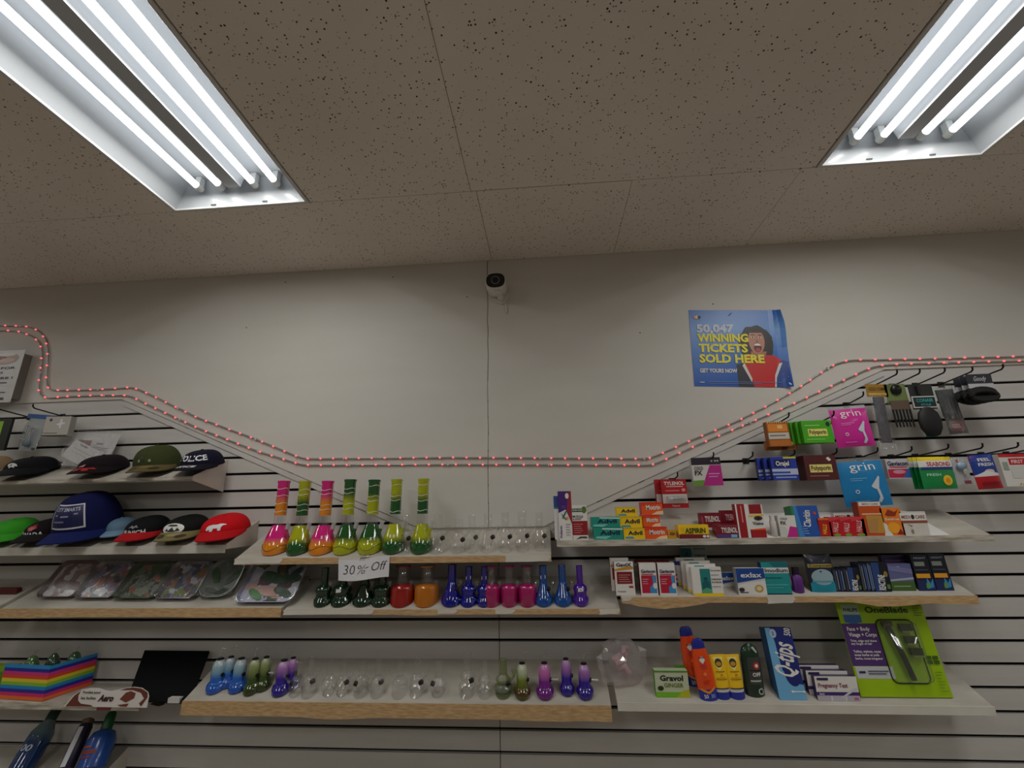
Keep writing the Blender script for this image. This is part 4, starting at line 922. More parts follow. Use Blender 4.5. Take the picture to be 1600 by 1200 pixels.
cx_, cz_ = W_*0.11, H_*0.455; hw_, hh_ = W_*0.205, H_*0.315
loft([rr_ring(cx_, cz_, hw_, hh_, 0.018, -0.0005), rr_ring(cx_, cz_, hw_-0.004, hh_-0.004, 0.016, -0.030), rr_ring(cx_, cz_, hw_-0.010, hh_-0.010, 0.012, -0.036)], glass_mat((250, 252, 246), 0.02, 0.05)).build('blister', root, smooth=True)
tbm = MB(); rr = [Vector(q) for q in rr_ring(cx_, cz_, hw_+0.002, hh_+0.002, 0.019, -0.0012)]; tbm.tube(rr+[rr[0]], 0.0022, mat((30, 44, 20), 0.4), 6); tbm.build('blister_groove', root)
dk = mat((44, 50, 46), 0.3, coat=0.4)
b = MB(); b.tube([(cx_-0.034, -0.016, cz_+0.075), (cx_-0.026, -0.018, cz_+0.04), (cx_-0.012, -0.018, cz_-0.02), (cx_-0.002, -0.017, cz_-0.085)], 0.0095, dk, 12, taper=0.0085); b.build('shaver_handle', root, smooth=True)
b = MB(); b.box(cx_-0.052, cx_-0.018, -0.024, -0.010, cz_+0.076, cz_+0.092, mat((70, 60, 44), 0.3)); b.build('shaver_head', root, bevel=0.002)
for k, zz in enumerate((0.062, 0.024, -0.012)):
    b = MB(); b.box(cx_+0.006+0.005*k, cx_+0.044+0.005*k, -0.022, -0.008, cz_+zz, cz_+zz+0.022, mat((50, 60, 34), 0.3))
    for q in range(5): b.box(cx_+0.009+0.005*k+0.007*q, cx_+0.012+0.005*k+0.007*q, -0.0225, -0.02, cz_+zz-0.006, cz_+zz, mat((150, 160, 110), 0.3))
    b.build('comb_attachment', root)

# ------------------------------------------------------------------ peg hooks and hanging goods
hook_m = mat((22, 22, 24), 0.35, 0.4)
def hook(px, py, label, L=0.15):
    X, Z = at(px, py, -0.001)
    k = round((SLAT0-Z)/PITCHZ); Z = SLAT0-k*PITCHZ
    root = tag(empty('peg_hook', (X, 0, Z)), label, 'hook', 'black peg hooks in the slat wall')
    b = MB(); b.box(-0.013, 0.013, -0.004, -0.0006, -0.012, 0.012, hook_m); b.build('back_plate', root, bevel=0.001)
    b = MB(); b.tube([(0, -0.003, 0.001), (0, -L*0.5, 0.006), (0, -L, 0.012), (0, -L-0.008, 0.018), (0, -L-0.010, 0.030)], 0.0031, hook_m, 8); b.build('wire', root, smooth=True)
    return X, Z
HL = 'black peg hook '
hook(1361, 603, HL+'holding the long dark comb'); hook(1394, 603, HL+'holding the green carded brush'); hook(1430, 602, HL+'holding the oval black hairbrush')
hook(1470, 601, HL+'holding the slim black accessory pack'); hook(1507, 600, HL+'holding the black hair bands', 0.17)
hook(1322, 632, HL+'holding the pink pouch', 0.11); hook(1212, 662, HL+'holding the orange remedy box', 0.11); hook(1278, 659, HL+'holding the lime green ointment boxes', 0.11)
hook(1165, 720, 'empty black peg hook right of the magenta cold remedy', 0.07)
hook(1222, 718, HL+'holding the navy ointment boxes', 0.10); hook(1282, 716, HL+'holding the brown ointment boxes', 0.11)
hook(1342, 714, HL+'holding the blue pouch', 0.11); hook(1392, 713, HL+'holding the white antacid box', 0.11); hook(1430, 713, HL+'holding the green and yellow pouches', 0.16)
hook(1482, 711, HL+'holding the clear baby item pack', 0.15); hook(1533, 710, HL+'holding the blue and red packet', 0.15); hook(1572, 709, HL+'holding the white first aid carton', 0.15)
hook(1049, 745, HL+'holding the red painkiller pack', 0.09); hook(1103, 718, HL+'holding the magenta cold remedy box', 0.09)
hook(46, 655, HL+'holding the clear blister with blue top', 0.13); hook(98, 649, HL+'holding the white square box', 0.13); hook(-6, 657, HL+'holding the green and black pack at left edge', 0.11)

G3 = 'goods hanging on the right slat wall'
# long comb pack
def hung_root(name, label, cat, rect, Y, roll=0.0, lean=0.0, group=G3):
    x0, y0, x1, y1 = rect; xm, ym = (x0+x1)/2, (y0+y1)/2
    W = width_at(x0, x1, ym, Y); H = height_at(xm, y0, y1, Y)
    X, _ = at(xm, ym, Y); Z0 = at(xm, y1, Y)[1]
    root = tag(empty(name, (X, Y, Z0), (-math.radians(lean), math.radians(roll), 0)), label, cat, group)
    return root, W, H
def card(root, W, H, z0, z1, mt, w=1.0, y=0.0, name='card', th=0.0012):
    b = MB(); b.box(-W*w/2, W*w/2, y, y+th, z0*H, z1*H, mt); return b.build(name, root)
root, W, H = hung_root('comb_pack', 'long dark purple comb in clear sleeve with gold header', 'comb', (1362, 600, 1388, 703), -0.09, roll=3)
card(root, W*1.3, H, 0.80, 1.0, mat((160, 120, 40), 0.4), name='header')
prints(root, [('t', 'GOLD COMB', 0.5, 0.90, 0.05, (60, 40, 10), {'w': 1.0}), ('r', -0.05, 0.83, 1.05, 0.86, (206, 170, 70))], W, H)
b = MB(); b.box(-W*0.33, W*0.33, -0.004, 0.004, 0.10*H, 0.80*H, mat((26, 16, 40), 0.25, coat=0.4)); b.build('comb', root, bevel=0.002)
b = MB(); b.grid(6, 12, lambda u, v: ((u-0.5)*W, -0.012*math.sin(math.pi*u)-0.002, v*H*0.84), CLEAR_FILM); b.build('sleeve', root, smooth=True, fix=False)
card(root, W, H, 0.0, 0.09, mat((176, 174, 172), 0.4), y=-0.004, name='sleeve_foot')
root, W, H = hung_root('brush_pack', 'olive carded set of black hair picks', 'brush', (1389, 600, 1422, 670), -0.09)
card(root, W, H, 0.55, 1.0, mat((112, 128, 74), 0.45))
b = MB(); b.lathe([(0, -0.02), (0.018, -0.01), (0.022, 0.008), (0.014, 0.022), (0, 0.026)], mat((20, 20, 22), 0.3), 16, c=(0, -0.006, 0.85*H), sy=0.4); b.build('pick_handle', root, smooth=True)
card(root, W, H, 0.40, 0.62, mat((96, 80, 66), 0.4), w=0.9, y=-0.006, name='paper_band')
for q in range(6):
    b = MB(); b.tube([(-W*0.4+q*W*0.16, -0.005, 0.42*H), (-W*0.4+q*W*0.16, -0.006, 0.03*H)], 0.0042, mat((22, 20, 20), 0.3), 8, taper=0.003); b.build('tine', root)
root, W, H = hung_root('hair_brush', 'oval black hairbrush on dark card with teal lettering', 'brush', (1428, 600, 1466, 683), -0.10)
card(root, W, H, 0.52, 1.0, mat((34, 38, 38), 0.4)); card(root, W, H, 0.0, 0.25, mat((30, 120, 110), 0.4), w=0.5, y=0.002, name='lower_card')
b = MB(); b.box(-W*0.52, W*0.46, -0.008, -0.004, 0.54*H, 0.76*H, mat((206, 206, 202), 0.4)); b.box(-W*0.48, W*0.42, -0.0086, -0.008, 0.56*H, 0.74*H, mat((22, 34, 36), 0.4)); b.build('label_plate', root)
prints(root, [('t', 'CONAIR', 0.48, 0.65, 0.06, (60, 180, 176), {'w': 0.7}), ('t', 'STYLE', 0.48, 0.58, 0.035, (60, 180, 176), {'w': 0.4})], W, H, lambda u, v, e: ((u-0.5)*W, -0.009-e, v*H))
b = MB(); b.lathe([(0, -0.5), (0.30, -0.44), (0.46, -0.22), (0.5, 0.05), (0.42, 0.3), (0.2, 0.48), (0.0, 0.5)], mat((16, 15, 17), 0.6), 24, sy=0.5)
b.v = [(x*W*0.95, y*W*0.7-0.004, 0.28*H+z*0.56*H) for x, y, z in b.v]; b.build('bristle_head', root, smooth=True)
b = MB(); b.tube([(-0.012, -0.003, 0.8*H), (-0.012, -0.003, 0.97*H)], 0.007, mat((24, 22, 24), 0.3), 10); b.build('handle', root)
root, W, H = hung_root('hair_accessory_pack', 'slim pack of black hair tools with dark red lower card', 'packet', (1474, 602, 1503, 678), -0.09, roll=-3)
b = MB()
for q in range(4): b.tube([(-W*0.3+q*W*0.2, -0.004, 0.3*H), (-W*0.3+q*W*0.2+0.003, -0.006, (0.86-0.05*q)*H)], 0.0065, mat((20, 20, 26), 0.35), 8, taper=0.003)
b.build('hair_tools', root, smooth=True)
card(root, W, H, 0.0, 0.36, mat((34, 26, 28), 0.4)); card(root, W, H, 0.36, 0.92, mat((30, 44, 42), 0.5), y=0.003, name='backing_card')
prints(root, [('r', 0.15, 0.06, 0.9, 0.26, (116, 40, 40)), ('t', 'GEL', 0.5, 0.12, 0.08, (180, 150, 150), {'w': 0.5})], W, H)
b = MB(); b.grid(6, 10, lambda u, v: ((u-0.5)*W, -0.016*math.sin(math.pi*u)-0.001, v*H), CLEAR_FILM); b.build('sleeve', root, smooth=True, fix=False)
for i in range(3):
    root, W, H = hung_root('hair_band_card', ['front card of black hair bands with white stripe', 'second card of black hair bands behind the front one', 'rearmost card of black hair bands on the same hook'][i], 'hair bands', (1512-10*i, 585+3*i, 1552-10*i, 629+2*i), -0.145+0.03*i, lean=-4)
    card(root, W, H, 0.55, 1.0, mat((46, 48, 56), 0.4)); card(root, W, H, 0.50, 0.66, mat((196, 196, 200), 0.4), y=-0.002, name='white_stripe')
    prints(root, [('t', 'Goody', 0.5, 0.76, 0.16, (190, 192, 198), {'w': 0.5, 'i': 0.2})], W, H)
    for q in range(3):
        b = MB(); ring = [(W*0.52*math.cos(a*math.pi/8), -0.006+0.004*q, 0.28*H+0.06*H*(q-1)+H*0.17*math.sin(a*math.pi/8)) for a in range(17)]
        b.tube(ring, 0.0075, mat((16, 16, 18), 0.8), 8); b.build('hair_band', root, smooth=True)
def grin(label, rect, Y, c, c2):
    its = [('t', 'grin', 0.52, 0.735, 0.17, W2, {'w': 0.56, 'b': 0.0}), ('r', 0.2, 0.56, 0.55, 0.575, c2), ('r', 0.2, 0.52, 0.45, 0.533, c2), ('p', [(0.60,0.40),(0.63,0.36),(0.70,0.33),(0.76,0.36),(0.80,0.50),(0.83,0.58),(0.80,0.60),(0.74,0.44),(0.70,0.39),(0.66,0.40)], (206, 216, 226)), ('p', [(0.70,0.34),(0.76,0.35),(0.80,0.14),(0.74,0.06),(0.68,0.08),(0.73,0.18)], (206, 216, 226)), ('e', 0.28, 0.30, 0.045, 0.04, W2), ('e', 0.28, 0.30, 0.03, 0.025, c), ('r', 0.2, 0.10, 0.5, 0.115, c2)]
    root, W, H = pouch('floss_pouch', label, 'pouch', rect, Y, c, its, 0.012, hdr=(0.92, glass_mat((228, 228, 230), 0.2, 0.1)), roll=-2.5, group='floss pick pouches')
    return root
grin('bright pink pouch of floss picks on the right slat wall', (1302, 634, 1361, 698), -0.10, (214, 36, 156), (240, 150, 210))
grin('bright blue pouch of floss picks hanging below the pink one', (1314, 715, 1387, 791), -0.10, (20, 132, 196), (120, 190, 226))
# boxes on hooks
OB = [('r', 0.06, 0.60, 0.94, 0.92, (232, 140, 40)), ('r', 0.5, 0.72, 0.72, 0.86, (246, 200, 130)), ('r', 0.04, 0.30, 0.96, 0.56, (206, 200, 190)), ('r', 0.1, 0.42, 0.8, 0.46, (120, 90, 60)), ('r', 0.04, 0.02, 0.96, 0.26, (190, 110, 30))]+[('r', 0.06+0.1*i, 0.94, 0.11+0.1*i, 1.0, (240, 200, 130)) for i in range(9)]
carton('remedy_box', 'brown and orange box hanging at the left of the upper row', 'box', (1199, 659, 1234, 698), None, 0.025, (150, 84, 30), OB, Y=-0.095, group=G3)
carton('remedy_box', 'gold edged box hanging behind the orange one, low and tilted', 'box', (1197, 690, 1246, 703), None, 0.02, (176, 110, 34), [('r', 0.05, 0.6, 0.95, 0.9, (226, 170, 80)), ('r', 0.5, 0.1, 0.9, 0.5, (90, 50, 20))], Y=-0.065, group=G3)
def stack_hung(name, base, rect, c, its, n, dy, dx, D, group, side=None, rz=0, dz=0.0, Y=-0.11):
    o = carton(name, 'front one of the '+base, 'box', rect, None, D, c, its, Y=Y, side=side, rz=rz, group=group)
    repeat_y(o, n, dy, [ORD[i+1]+' one of the '+base for i in range(n)], dx, dz)
PG = [('r', 0.18, 0.30, 0.82, 0.62, (240, 230, 120)), ('t', 'Polysporin', 0.5, 0.39, 0.18, (20, 40, 20), {'w': 0.56, 'b': 0.03}), ('e', 0.88, 0.82, 0.07, 0.11, (20, 50, 30)), ('r', 0.1, 0.14, 0.7, 0.18, (150, 220, 110)), ('r', 0.1, 0.75, 0.6, 0.80, (150, 220, 110))]
stack_hung('ointment_box', 'lime green ointment boxes on one hook', (1254, 657, 1301, 692), (74, 176, 28), PG, 3, 0.021, -0.011, 0.019, 'lime green ointment boxes', dz=0.0015)
OJ = [('r', 0, 0.22, 1, 0.48, (190, 200, 226)), ('r', 0, 0.28, 0.7, 0.36, (40, 70, 170)), ('r', 0.12, 0.56, 0.75, 0.88, (14, 20, 90)), ('t', 'Orajel', 0.44, 0.62, 0.2, W2, {'w': 0.52, 'b': 0.03}), ('r', 0.5, 0.92, 1, 1, (206, 200, 60)), ('r', 0.1, 0.08, 0.9, 0.14, (150, 170, 220))]
stack_hung('ointment_box', 'navy blue gel boxes on one hook', (1206, 714, 1246, 750), (34, 62, 170), OJ, 2, 0.024, -0.016, 0.02, 'navy gel boxes', dz=0.001, side=(30, 40, 110))
PB = [('r', 0.14, 0.30, 0.84, 0.62, (236, 220, 130)), ('t', 'Polysporin', 0.49, 0.39, 0.18, (50, 20, 10), {'w': 0.62, 'b': 0.03}), ('p', [(0.70,0.86),(0.78,0.92),(0.86,0.80),(0.78,0.74)], W2), ('r', 0.1, 0.14, 0.7, 0.18, (160, 110, 100))]
stack_hung('ointment_box', 'dark brown ointment boxes on one hook', (1258, 711, 1308, 750), (84, 32, 32), PB, 3, 0.021, 0.004, 0.019, 'dark brown ointment boxes', dz=0.001)
carton('antacid_box', 'small white antacid box hanging right of the blue pouch', 'box', (1386, 717, 1426, 748), None, 0.02, (206, 204, 208), [('r', 0.02, 0.05, 0.98, 0.48, (196, 40, 80)), ('p', [(0.55,0.05),(1,0.05),(1,0.5),(0.85,0.52)], (60, 110, 190)), ('e', 0.45, 0.34, 0.25, 0.1, (226, 150, 170)), ('t', 'Gaviscon', 0.45, 0.66, 0.22, NAVY, {'w': 0.8, 'b': 0.03}), ('r', 0.1, 0.56, 0.8, 0.61, (200, 60, 70))], Y=-0.085, group=G3)
SB = [('r', 0, 0.88, 1, 1.0, (240, 214, 40)), ('r', 0, 0.68, 1, 0.88, (226, 226, 226)), ('t', 'SEABOND', 0.58, 0.71, 0.13, (170, 30, 50), {'w': 0.72, 'b': 0.03}), ('r', 0.05, 0.60, 1, 0.67, (40, 50, 130)), ('e', 0.72, 0.26, 0.14, 0.16, (246, 200, 50)), ('e', 0.72, 0.26, 0.07, 0.08, (240, 150, 40)), ('t', 'FRESH', 0.35, 0.40, 0.08, (190, 230, 200), {'w': 0.4})]
for i in range(3):
    pouch('denture_pouch', ['front', 'second', 'rearmost'][i]+' green and yellow pouch of the set on one hook', 'pouch', (1437-7*i, 714, 1490-8*i, 764), -0.135+0.025*i, (20, 140, 74), SB, 0.008, group='green and yellow pouches')
root, W, H = hung_root('baby_item_pack', 'clear pack with pale blue pacifier beside the green pouch', 'packet', (1490, 714, 1514, 757), -0.12)
card(root, W, H, 0, 1, mat((200, 202, 206), 0.4)); prints(root, [('r', 0.5, 0.02, 0.95, 0.14, (150, 40, 70)), ('e', 0.4, 0.85, 0.12, 0.06, (190, 80, 90))], W, H)
b = MB(); b.lathe([(0, -0.017), (0.014, -0.010), (0.018, 0), (0.014, 0.010), (0, 0.017)], grad_mat(((0, (110, 160, 210)), (1, (190, 214, 232))), 0.2), 18, c=(-0.002, -0.010, 0.66*H), sy=0.5); b.build('pacifier_shield', root, smooth=True)
b = MB(); b.lathe([(0.005, 0), (0.007, 0.012), (0.005, 0.02), (0, 0.022)], mat((206, 200, 190), 0.3), 12, c=(0.004, -0.011, 0.36*H)); b.build('pacifier_nipple', root, smooth=True)
b = MB(); b.grid(8, 10, lambda u, v: ((u-0.5)*W, -0.022*math.sin(math.pi*u)*math.sin(math.pi*v)-0.001, v*H), CLEAR_FILM); b.build('blister', root, smooth=True, fix=False)
root, W, H = pouch('wipe_packet', 'blue and red packet hanging second from the right edge', 'packet', (1521, 710, 1560, 764), -0.12, (190, 26, 40), [('r', 0, 0.42, 1, 1, (24, 60, 150)), ('e', 0.55, 0.5, 0.2, 0.06, (220, 200, 190)), ('p', [(0,0.40),(0.4,0.52),(1,0.42),(1,0.36),(0,0.36)], (230, 226, 226)), ('t', 'FEEL', 0.5, 0.80, 0.09, W2, {'w': 0.5}), ('t', 'FRESH', 0.5, 0.66, 0.09, W2, {'w': 0.6}), ('r', 0.15, 0.12, 0.85, 0.2, (150, 20, 34))], 0.014, roll=-3, group=G3)
FA = [('r', 0.0, 0.90, 1, 1.0, (206, 30, 44)), ('r', 0.25, 0.66, 1.0, 0.86, (200, 24, 40)), ('t', 'FIRST AID', 0.62, 0.71, 0.1, W2, {'w': 0.6}), ('r', 0.25, 0.25, 0.9, 0.60, (206, 208, 204)), ('r', 0.05, 0.5, 0.2, 0.75, (150, 160, 150))]+[('p', [(0.35+0.09*i, 0.03), (0.39+0.09*i, 0.03), (0.43+0.09*i, 0.10), (0.39+0.09*i, 0.10)], (210, 170, 40)) for i in range(7)]
carton('first_aid_box', 'white and red first aid carton at the right edge', 'box', (1566, 709, 1622, 760), None, 0.03, (220, 218, 214), FA, Y=-0.12, group=G3)
CFH = [('r', 0, 0.74, 1, 1, (40, 28, 44)), ('p', [(0.30,0),(1,0),(1,0.72),(0.62,0.72)], (190, 34, 140)), ('p', [(0,0),(0.3,0),(0.42,0.2),(0,0.18)], (110, 160, 60)), ('t', 'COLD', 0.08, 0.56, 0.12, (50, 40, 50), {'a': 'l', 'w': 0.30}), ('t', 'FX', 0.08, 0.38, 0.15, (60, 20, 50), {'a': 'l', 'b': 0.04}), ('r', 0.55, 0.40, 0.92, 0.43, (240, 170, 220)), ('r', 0.55, 0.30, 0.85, 0.33, (240, 170, 220)), ('t', '+ ++', 0.8, 0.82, 0.1, W2, {})]
carton('cold_remedy_box', 'magenta and white cold remedy box hanging above the red pack', 'box', (1082, 715, 1127, 759), None, 0.03, (214, 212, 208), CFH, Y=-0.075, rz=-4, side=(200, 198, 194), group=G3)
TH = [('t', 'TYLENOL', 0.52, 0.80, 0.12, W2, {'w': 0.8, 'b': 0.03}), ('r', 0.2, 0.73, 0.85, 0.76, (236, 190, 190)), ('r', 0.15, 0.58, 0.7, 0.62, (226, 120, 120)), ('e', 0.86, 0.62, 0.08, 0.06, (240, 140, 140)), ('r', 0.02, 0.16, 0.98, 0.48, (206, 202, 200)), ('r', 0.4, 0.26, 0.85, 0.36, (120, 110, 110)), ('t', 'Tylenol', 0.5, 0.05, 0.06, (240, 190, 190), {'w': 0.3})]
o = carton('painkiller_pack', 'red painkiller pack with clear vial hanging over the shelf', 'packet', (1034, 749, 1074, 794), None, 0.012, (176, 18, 30), TH, Y=-0.075, side=(130, 14, 24), group=G3)
b = MB(); wv, hv = o['wh']; b.tube([(-wv*0.3, -0.006, hv*0.32), (wv*0.4, -0.006, hv*0.32)], 0.012, glass_mat((236, 236, 236), 0.3, 0.06), 14); b.build('vial', o, smooth=True)
repeat_y(o, 1, 0.02, ['second red painkiller pack behind the one with clear vial'], -0.02, 0.002)

# ------------------------------------------------------------------ upper left hanging goods and notice
root, W, H = hung_root('blister_pack', 'clear blister pack with blue header on the left hooks', 'packet', (36, 650, 62, 704), -0.085, roll=6, group='goods hanging at upper left')
card(root, W, H, 0, 1, mat((178, 184, 188), 0.4)); card(root, W*1.4, H, 0.92, 1.04, mat((30, 84, 150), 0.4), y=-0.002, name='header')
b = MB(); b.lathe([(0.0, 0), (0.016, 0.004), (0.020, 0.016), (0.012, 0.03), (0.010, 0.09), (0, 0.092)], grad_mat(((0, (70, 120, 150)), (0.35, (150, 170, 180)), (1, (190, 180, 184))), 0.35), 16, c=(0, -0.012, 0.1*H), sy=0.6); b.build('pipe', root, smooth=True)
b = MB(); b.grid(8, 12, lambda u, v: ((u-0.5)*W, -0.03*(1-abs(2*u-1)**3)*(1-abs(2*v-1)**4)-0.001, v*H*0.9), CLEAR_FILM); b.build('blister', root, smooth=True, fix=False)
prints(root, [('t', 'GLASS PIPE', 0.12, 0.45, 0.05, (60, 60, 70), {'r': 90, 'w': 1.0}), ('e', 0.85, 0.06, 0.12, 0.04, (60, 70, 90))], W, H)
carton('accessory_box', 'white square box with silver charm hanging at upper left', 'box', (71, 651, 106, 681), None, 0.03, (190, 186, 178), [('e', 0.22, 0.82, 0.06, 0.08, (60, 60, 64)), ('p', [(0.50,0.62),(0.60,0.66),(0.60,0.86),(0.68,0.86),(0.68,0.70),(0.80,0.68),(0.80,0.60),(0.68,0.58),(0.68,0.40),(0.60,0.40),(0.60,0.56),(0.50,0.54)], (230, 232, 236)), ('r', 0.05, 0.12, 0.6, 0.16, (120, 118, 112)), ('r', 0.0, 0.0, 1, 0.04, (40, 38, 38))], Y=-0.085, rz=6, side=(150, 146, 140), group='goods hanging at upper left')
carton('green_pack', 'lime green and black pack cut by the left picture edge', 'packet', (-30, 655, 12, 704), None, 0.012, (26, 30, 26), [('r', 0.1, 0.3, 0.72, 0.92, (140, 190, 40)), ('r', 0.15, 0.1, 0.7, 0.35, (176, 190, 200)), ('e', 0.5, 0.66, 0.12, 0.12, (210, 230, 150))], Y=-0.085, group='goods hanging at upper left')
# notice sheet standing off the wall
X0, Z0 = at(-28, 630, -0.05)
Wn = width_at(-90, 27, 590, -0.05); Hn = height_at(20, 549, 630, -0.05)
root = tag(empty('notice_sign', (at(-32, 590, -0.05)[0], -0.05, Z0)), 'white printed notice with a face picture at the left edge', 'sign')
b = MB(); b.box(-Wn/2, Wn/2, 0, 0.002, 0, Hn, mat((206, 206, 206), 0.4)); b.build('sheet', root)
b = MB(); b.box(Wn/2-0.05, Wn/2-0.005, 0.002, 0.043, 0.02, Hn-0.02, mat((120, 116, 110), 0.6)); b.build('stand_off_block', root)
prints(root, [('e', 0.75, 0.84, 0.20, 0.12, (176, 150, 136)), ('e', 0.70, 0.86, 0.08, 0.06, (120, 84, 70)), ('e', 0.80, 0.80, 0.10, 0.05, (200, 170, 156)), ('e', 0.78, 0.92, 0.12, 0.04, (226, 224, 220)), ('t', 'ID CARD FOR', 0.94, 0.63, 0.045, (30, 30, 34), {'a': 'r', 'w': 0.62}), ('t', '+ 19', 0.75, 0.54, 0.045, (30, 30, 34), {}), ('t', 'SMOKING HERE !', 0.94, 0.44, 0.04, (30, 30, 34), {'a': 'r', 'w': 0.75}), ('r', 0.4, 0.36, 0.88, 0.38, (60, 60, 66)), ('r', 0.4, 0.28, 0.80, 0.30, (60, 60, 66)), ('r', 0.4, 0.18, 0.90, 0.195, (60, 60, 66)), ('r', 0.4, 0.13, 0.84, 0.145, (60, 60, 66)), ('r', 0.76, 0.05, 0.9, 0.09, (60, 60, 66))], Wn, Hn)
# clear sleeves with leaflets behind the caps
def sleeve(label, rect, Y, roll, its, key=None):
    root, W, H = hung_root('leaflet_sleeve', label, 'leaflet', rect, Y, roll=roll, lean=12, group='clear sleeves of leaflets')
    b = MB(); b.box(-W/2+0.004, W/2-0.004, 0, 0.0015, 0.004, H-0.012, mat((206, 204, 204), 0.5)); b.build('leaflet', root)
    prints(root, its, W, H)
    b = MB(); b.grid(10, 12, lambda u, v: ((u-0.5)*W*1.04, -0.006-0.004*math.sin(9*u+5*v), v*H*1.03), CLEAR_FILM); b.build('sleeve', root, smooth=True, fix=False)
sleeve('upright clear sleeve with white leaflet and brown photo', (100, 670, 171, 730), -0.075, 4, [('r', 0.05, 0.45, 0.42, 0.72, (140, 92, 78)), ('t', 'Details', 0.62, 0.62, 0.05, (50, 50, 60), {}), ('r', 0.5, 0.52, 0.85, 0.535, (110, 110, 120)), ('r', 0.5, 0.47, 0.8, 0.485, (110, 110, 120))])
sleeve('tilted clear sleeve with white leaflet above the black cap', (92, 690, 150, 725), -0.10, 24, [('t', 'Hinweise', 0.35, 0.75, 0.08, (50, 50, 60), {}), ('r', 0.15, 0.55, 0.85, 0.565, (120, 120, 130)), ('r', 0.15, 0.4, 0.8, 0.415, (150, 150, 156))])

# ------------------------------------------------------------------ baseball caps
def cap(label, px, wpx, ytop, key, c, brim_c, yaw=12, under=None, its=(), bits=(), dy=0.0, brim_len=0.72, button=None, up=0.0):
    """px: middle of the crown; wpx: its width; ytop: where its top shows"""
    ry_guess = 0.075; yy = -0.106+dy
    R = width_at(px-wpx/2, px+wpx/2, 780, yy)/2*0.88
    ry = R*1.10; BL = R*brim_len
    tl = math.radians(17)
    zz = SH[key]+(yy+DEP)*T+0.018+up
    xb, _ = at(px, ytop+25, yy); _, zt_ = at(px, ytop, yy-ry*0.1)
    H = max(0.05, (zt_-zz)/math.cos(tl))
    root = tag(empty('baseball_cap', (xb, yy, zz), (tl, 0, math.radians(yaw))), label, 'cap', 'baseball caps')
    root.rotation_mode = 'ZYX'
    fab = mat(c, 0.85, spec=0.2)
    def surf(a, q, e=0.0):
        # a: angle from the front, q: 0 rim .. 1 crown top
        th = q*math.pi/2
        fr = 1+0.05*math.cos(a)*math.sin(2*th)
        k = math.cos(th)**0.62
        r_ = 1-0.012*abs(math.sin(3*a))**8
        return ((R+e)*math.sin(a)*k*r_*fr, -(ry+e)*math.cos(a)*k*r_*fr, (H+e)*math.sin(th)**0.95)
    b = MB(); b.grid(36, 14, lambda u, v: surf(u*2*math.pi, v), fab); cro = b.build('crown', root, smooth=True, fix=False)
    def brim(u, v, e):
        a = (u-0.5)*2*math.radians(74)
        ext = BL*max(0.0, math.cos((u-0.5)*math.pi))**0.6*v
        x = R*math.sin(a)*(1+0.04*v); y = -ry*math.cos(a)-ext
        z = R*0.24-R*0.27*(x/R)**2*(0.6+0.4*v)+e-0.22*ext
        return (x, y, z)
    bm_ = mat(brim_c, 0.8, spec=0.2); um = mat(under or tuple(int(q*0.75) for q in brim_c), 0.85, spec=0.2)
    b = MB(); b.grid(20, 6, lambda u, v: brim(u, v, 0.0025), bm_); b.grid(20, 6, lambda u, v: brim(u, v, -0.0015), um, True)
    b.grid(20, 1, lambda u, v: brim(u, 1, 0.0025-0.004*v), bm_)
    b.build('brim', root, smooth=True, fix=False)
    b = MB(); b.lathe([(0.007, -0.002), (0.0065, 0.003), (0.003, 0.005), (0, 0.0052)], mat(button or c, 0.8), 10, c=(0, 0, H)); b.build('button', cro, smooth=True)
    if its:
        mp = lambda u, v, e: surf((u-0.5)*2.0, v*0.92, e)
        prints(root, its, 2*R, H, mp, True, 0.0012)
    if bits:
        mp2 = lambda u, v, e: brim(0.5+(u-0.5)*0.8, v, 0.003+e)
        prints(root, bits, 2*R, BL, mp2, True, 0.0008)
    return root
eagle = [(0.20,0.62),(0.36,0.72),(0.55,0.70),(0.72,0.60),(0.80,0.44),(0.66,0.46),(0.70,0.34),(0.56,0.42),(0.46,0.32),(0.42,0.44),(0.30,0.50)]
cap('black cap with white animal emblem on the upper left shelf', 50, 64, 715, 'h1', (16, 16, 20), (18, 18, 22), 12, its=[('p', [(x*0.55+0.15, y*0.8+0.05) for x, y in eagle], (190, 190, 190)), ('e', 0.42, 0.48, 0.03, 0.05, BLACK)])
cap('tan cap at the far left end of the upper shelf', -10, 50, 714, 'h1', (150, 128, 96), (150, 128, 96), 14)
cap('black cap with pink trim and red stitched brim', 162, 64, 712, 'h1', (22, 14, 22), (20, 14, 18), 8, its=[('p', [(0.12,0.10),(0.30,0.30),(0.48,0.42),(0.42,0.20),(0.28,0.08)], (196, 120, 130))], bits=[('p', [(0.3,0.3),(0.45,0.55),(0.5,0.4),(0.6,0.6),(0.65,0.4),(0.8,0.5),(0.7,0.2),(0.5,0.3)], (190, 24, 30)), ('e', 0.42, 0.6, 0.06, 0.15, (190, 24, 30)), ('e', 0.62, 0.62, 0.06, 0.15, (190, 24, 30))], under=(120, 30, 30))
cap('olive green cap with camouflage brim on the upper shelf', 249, 66, 697, 'h1', (58, 66, 34), (96, 84, 52), 14, its=[('p', [(0.30,0.3),(0.42,0.5),(0.5,0.3),(0.44,0.34)], (40, 46, 24)), ('e', 0.36, 0.3, 0.03, 0.05, (150, 150, 110)), ('e', 0.60, 0.3, 0.03, 0.05, (150, 150, 110))], bits=[('e', 0.3, 0.5, 0.12, 0.25, (60, 60, 34)), ('e', 0.6, 0.4, 0.14, 0.2, (120, 100, 60)), ('e', 0.75, 0.6, 0.1, 0.2, (50, 44, 30))], button=(50, 56, 30))
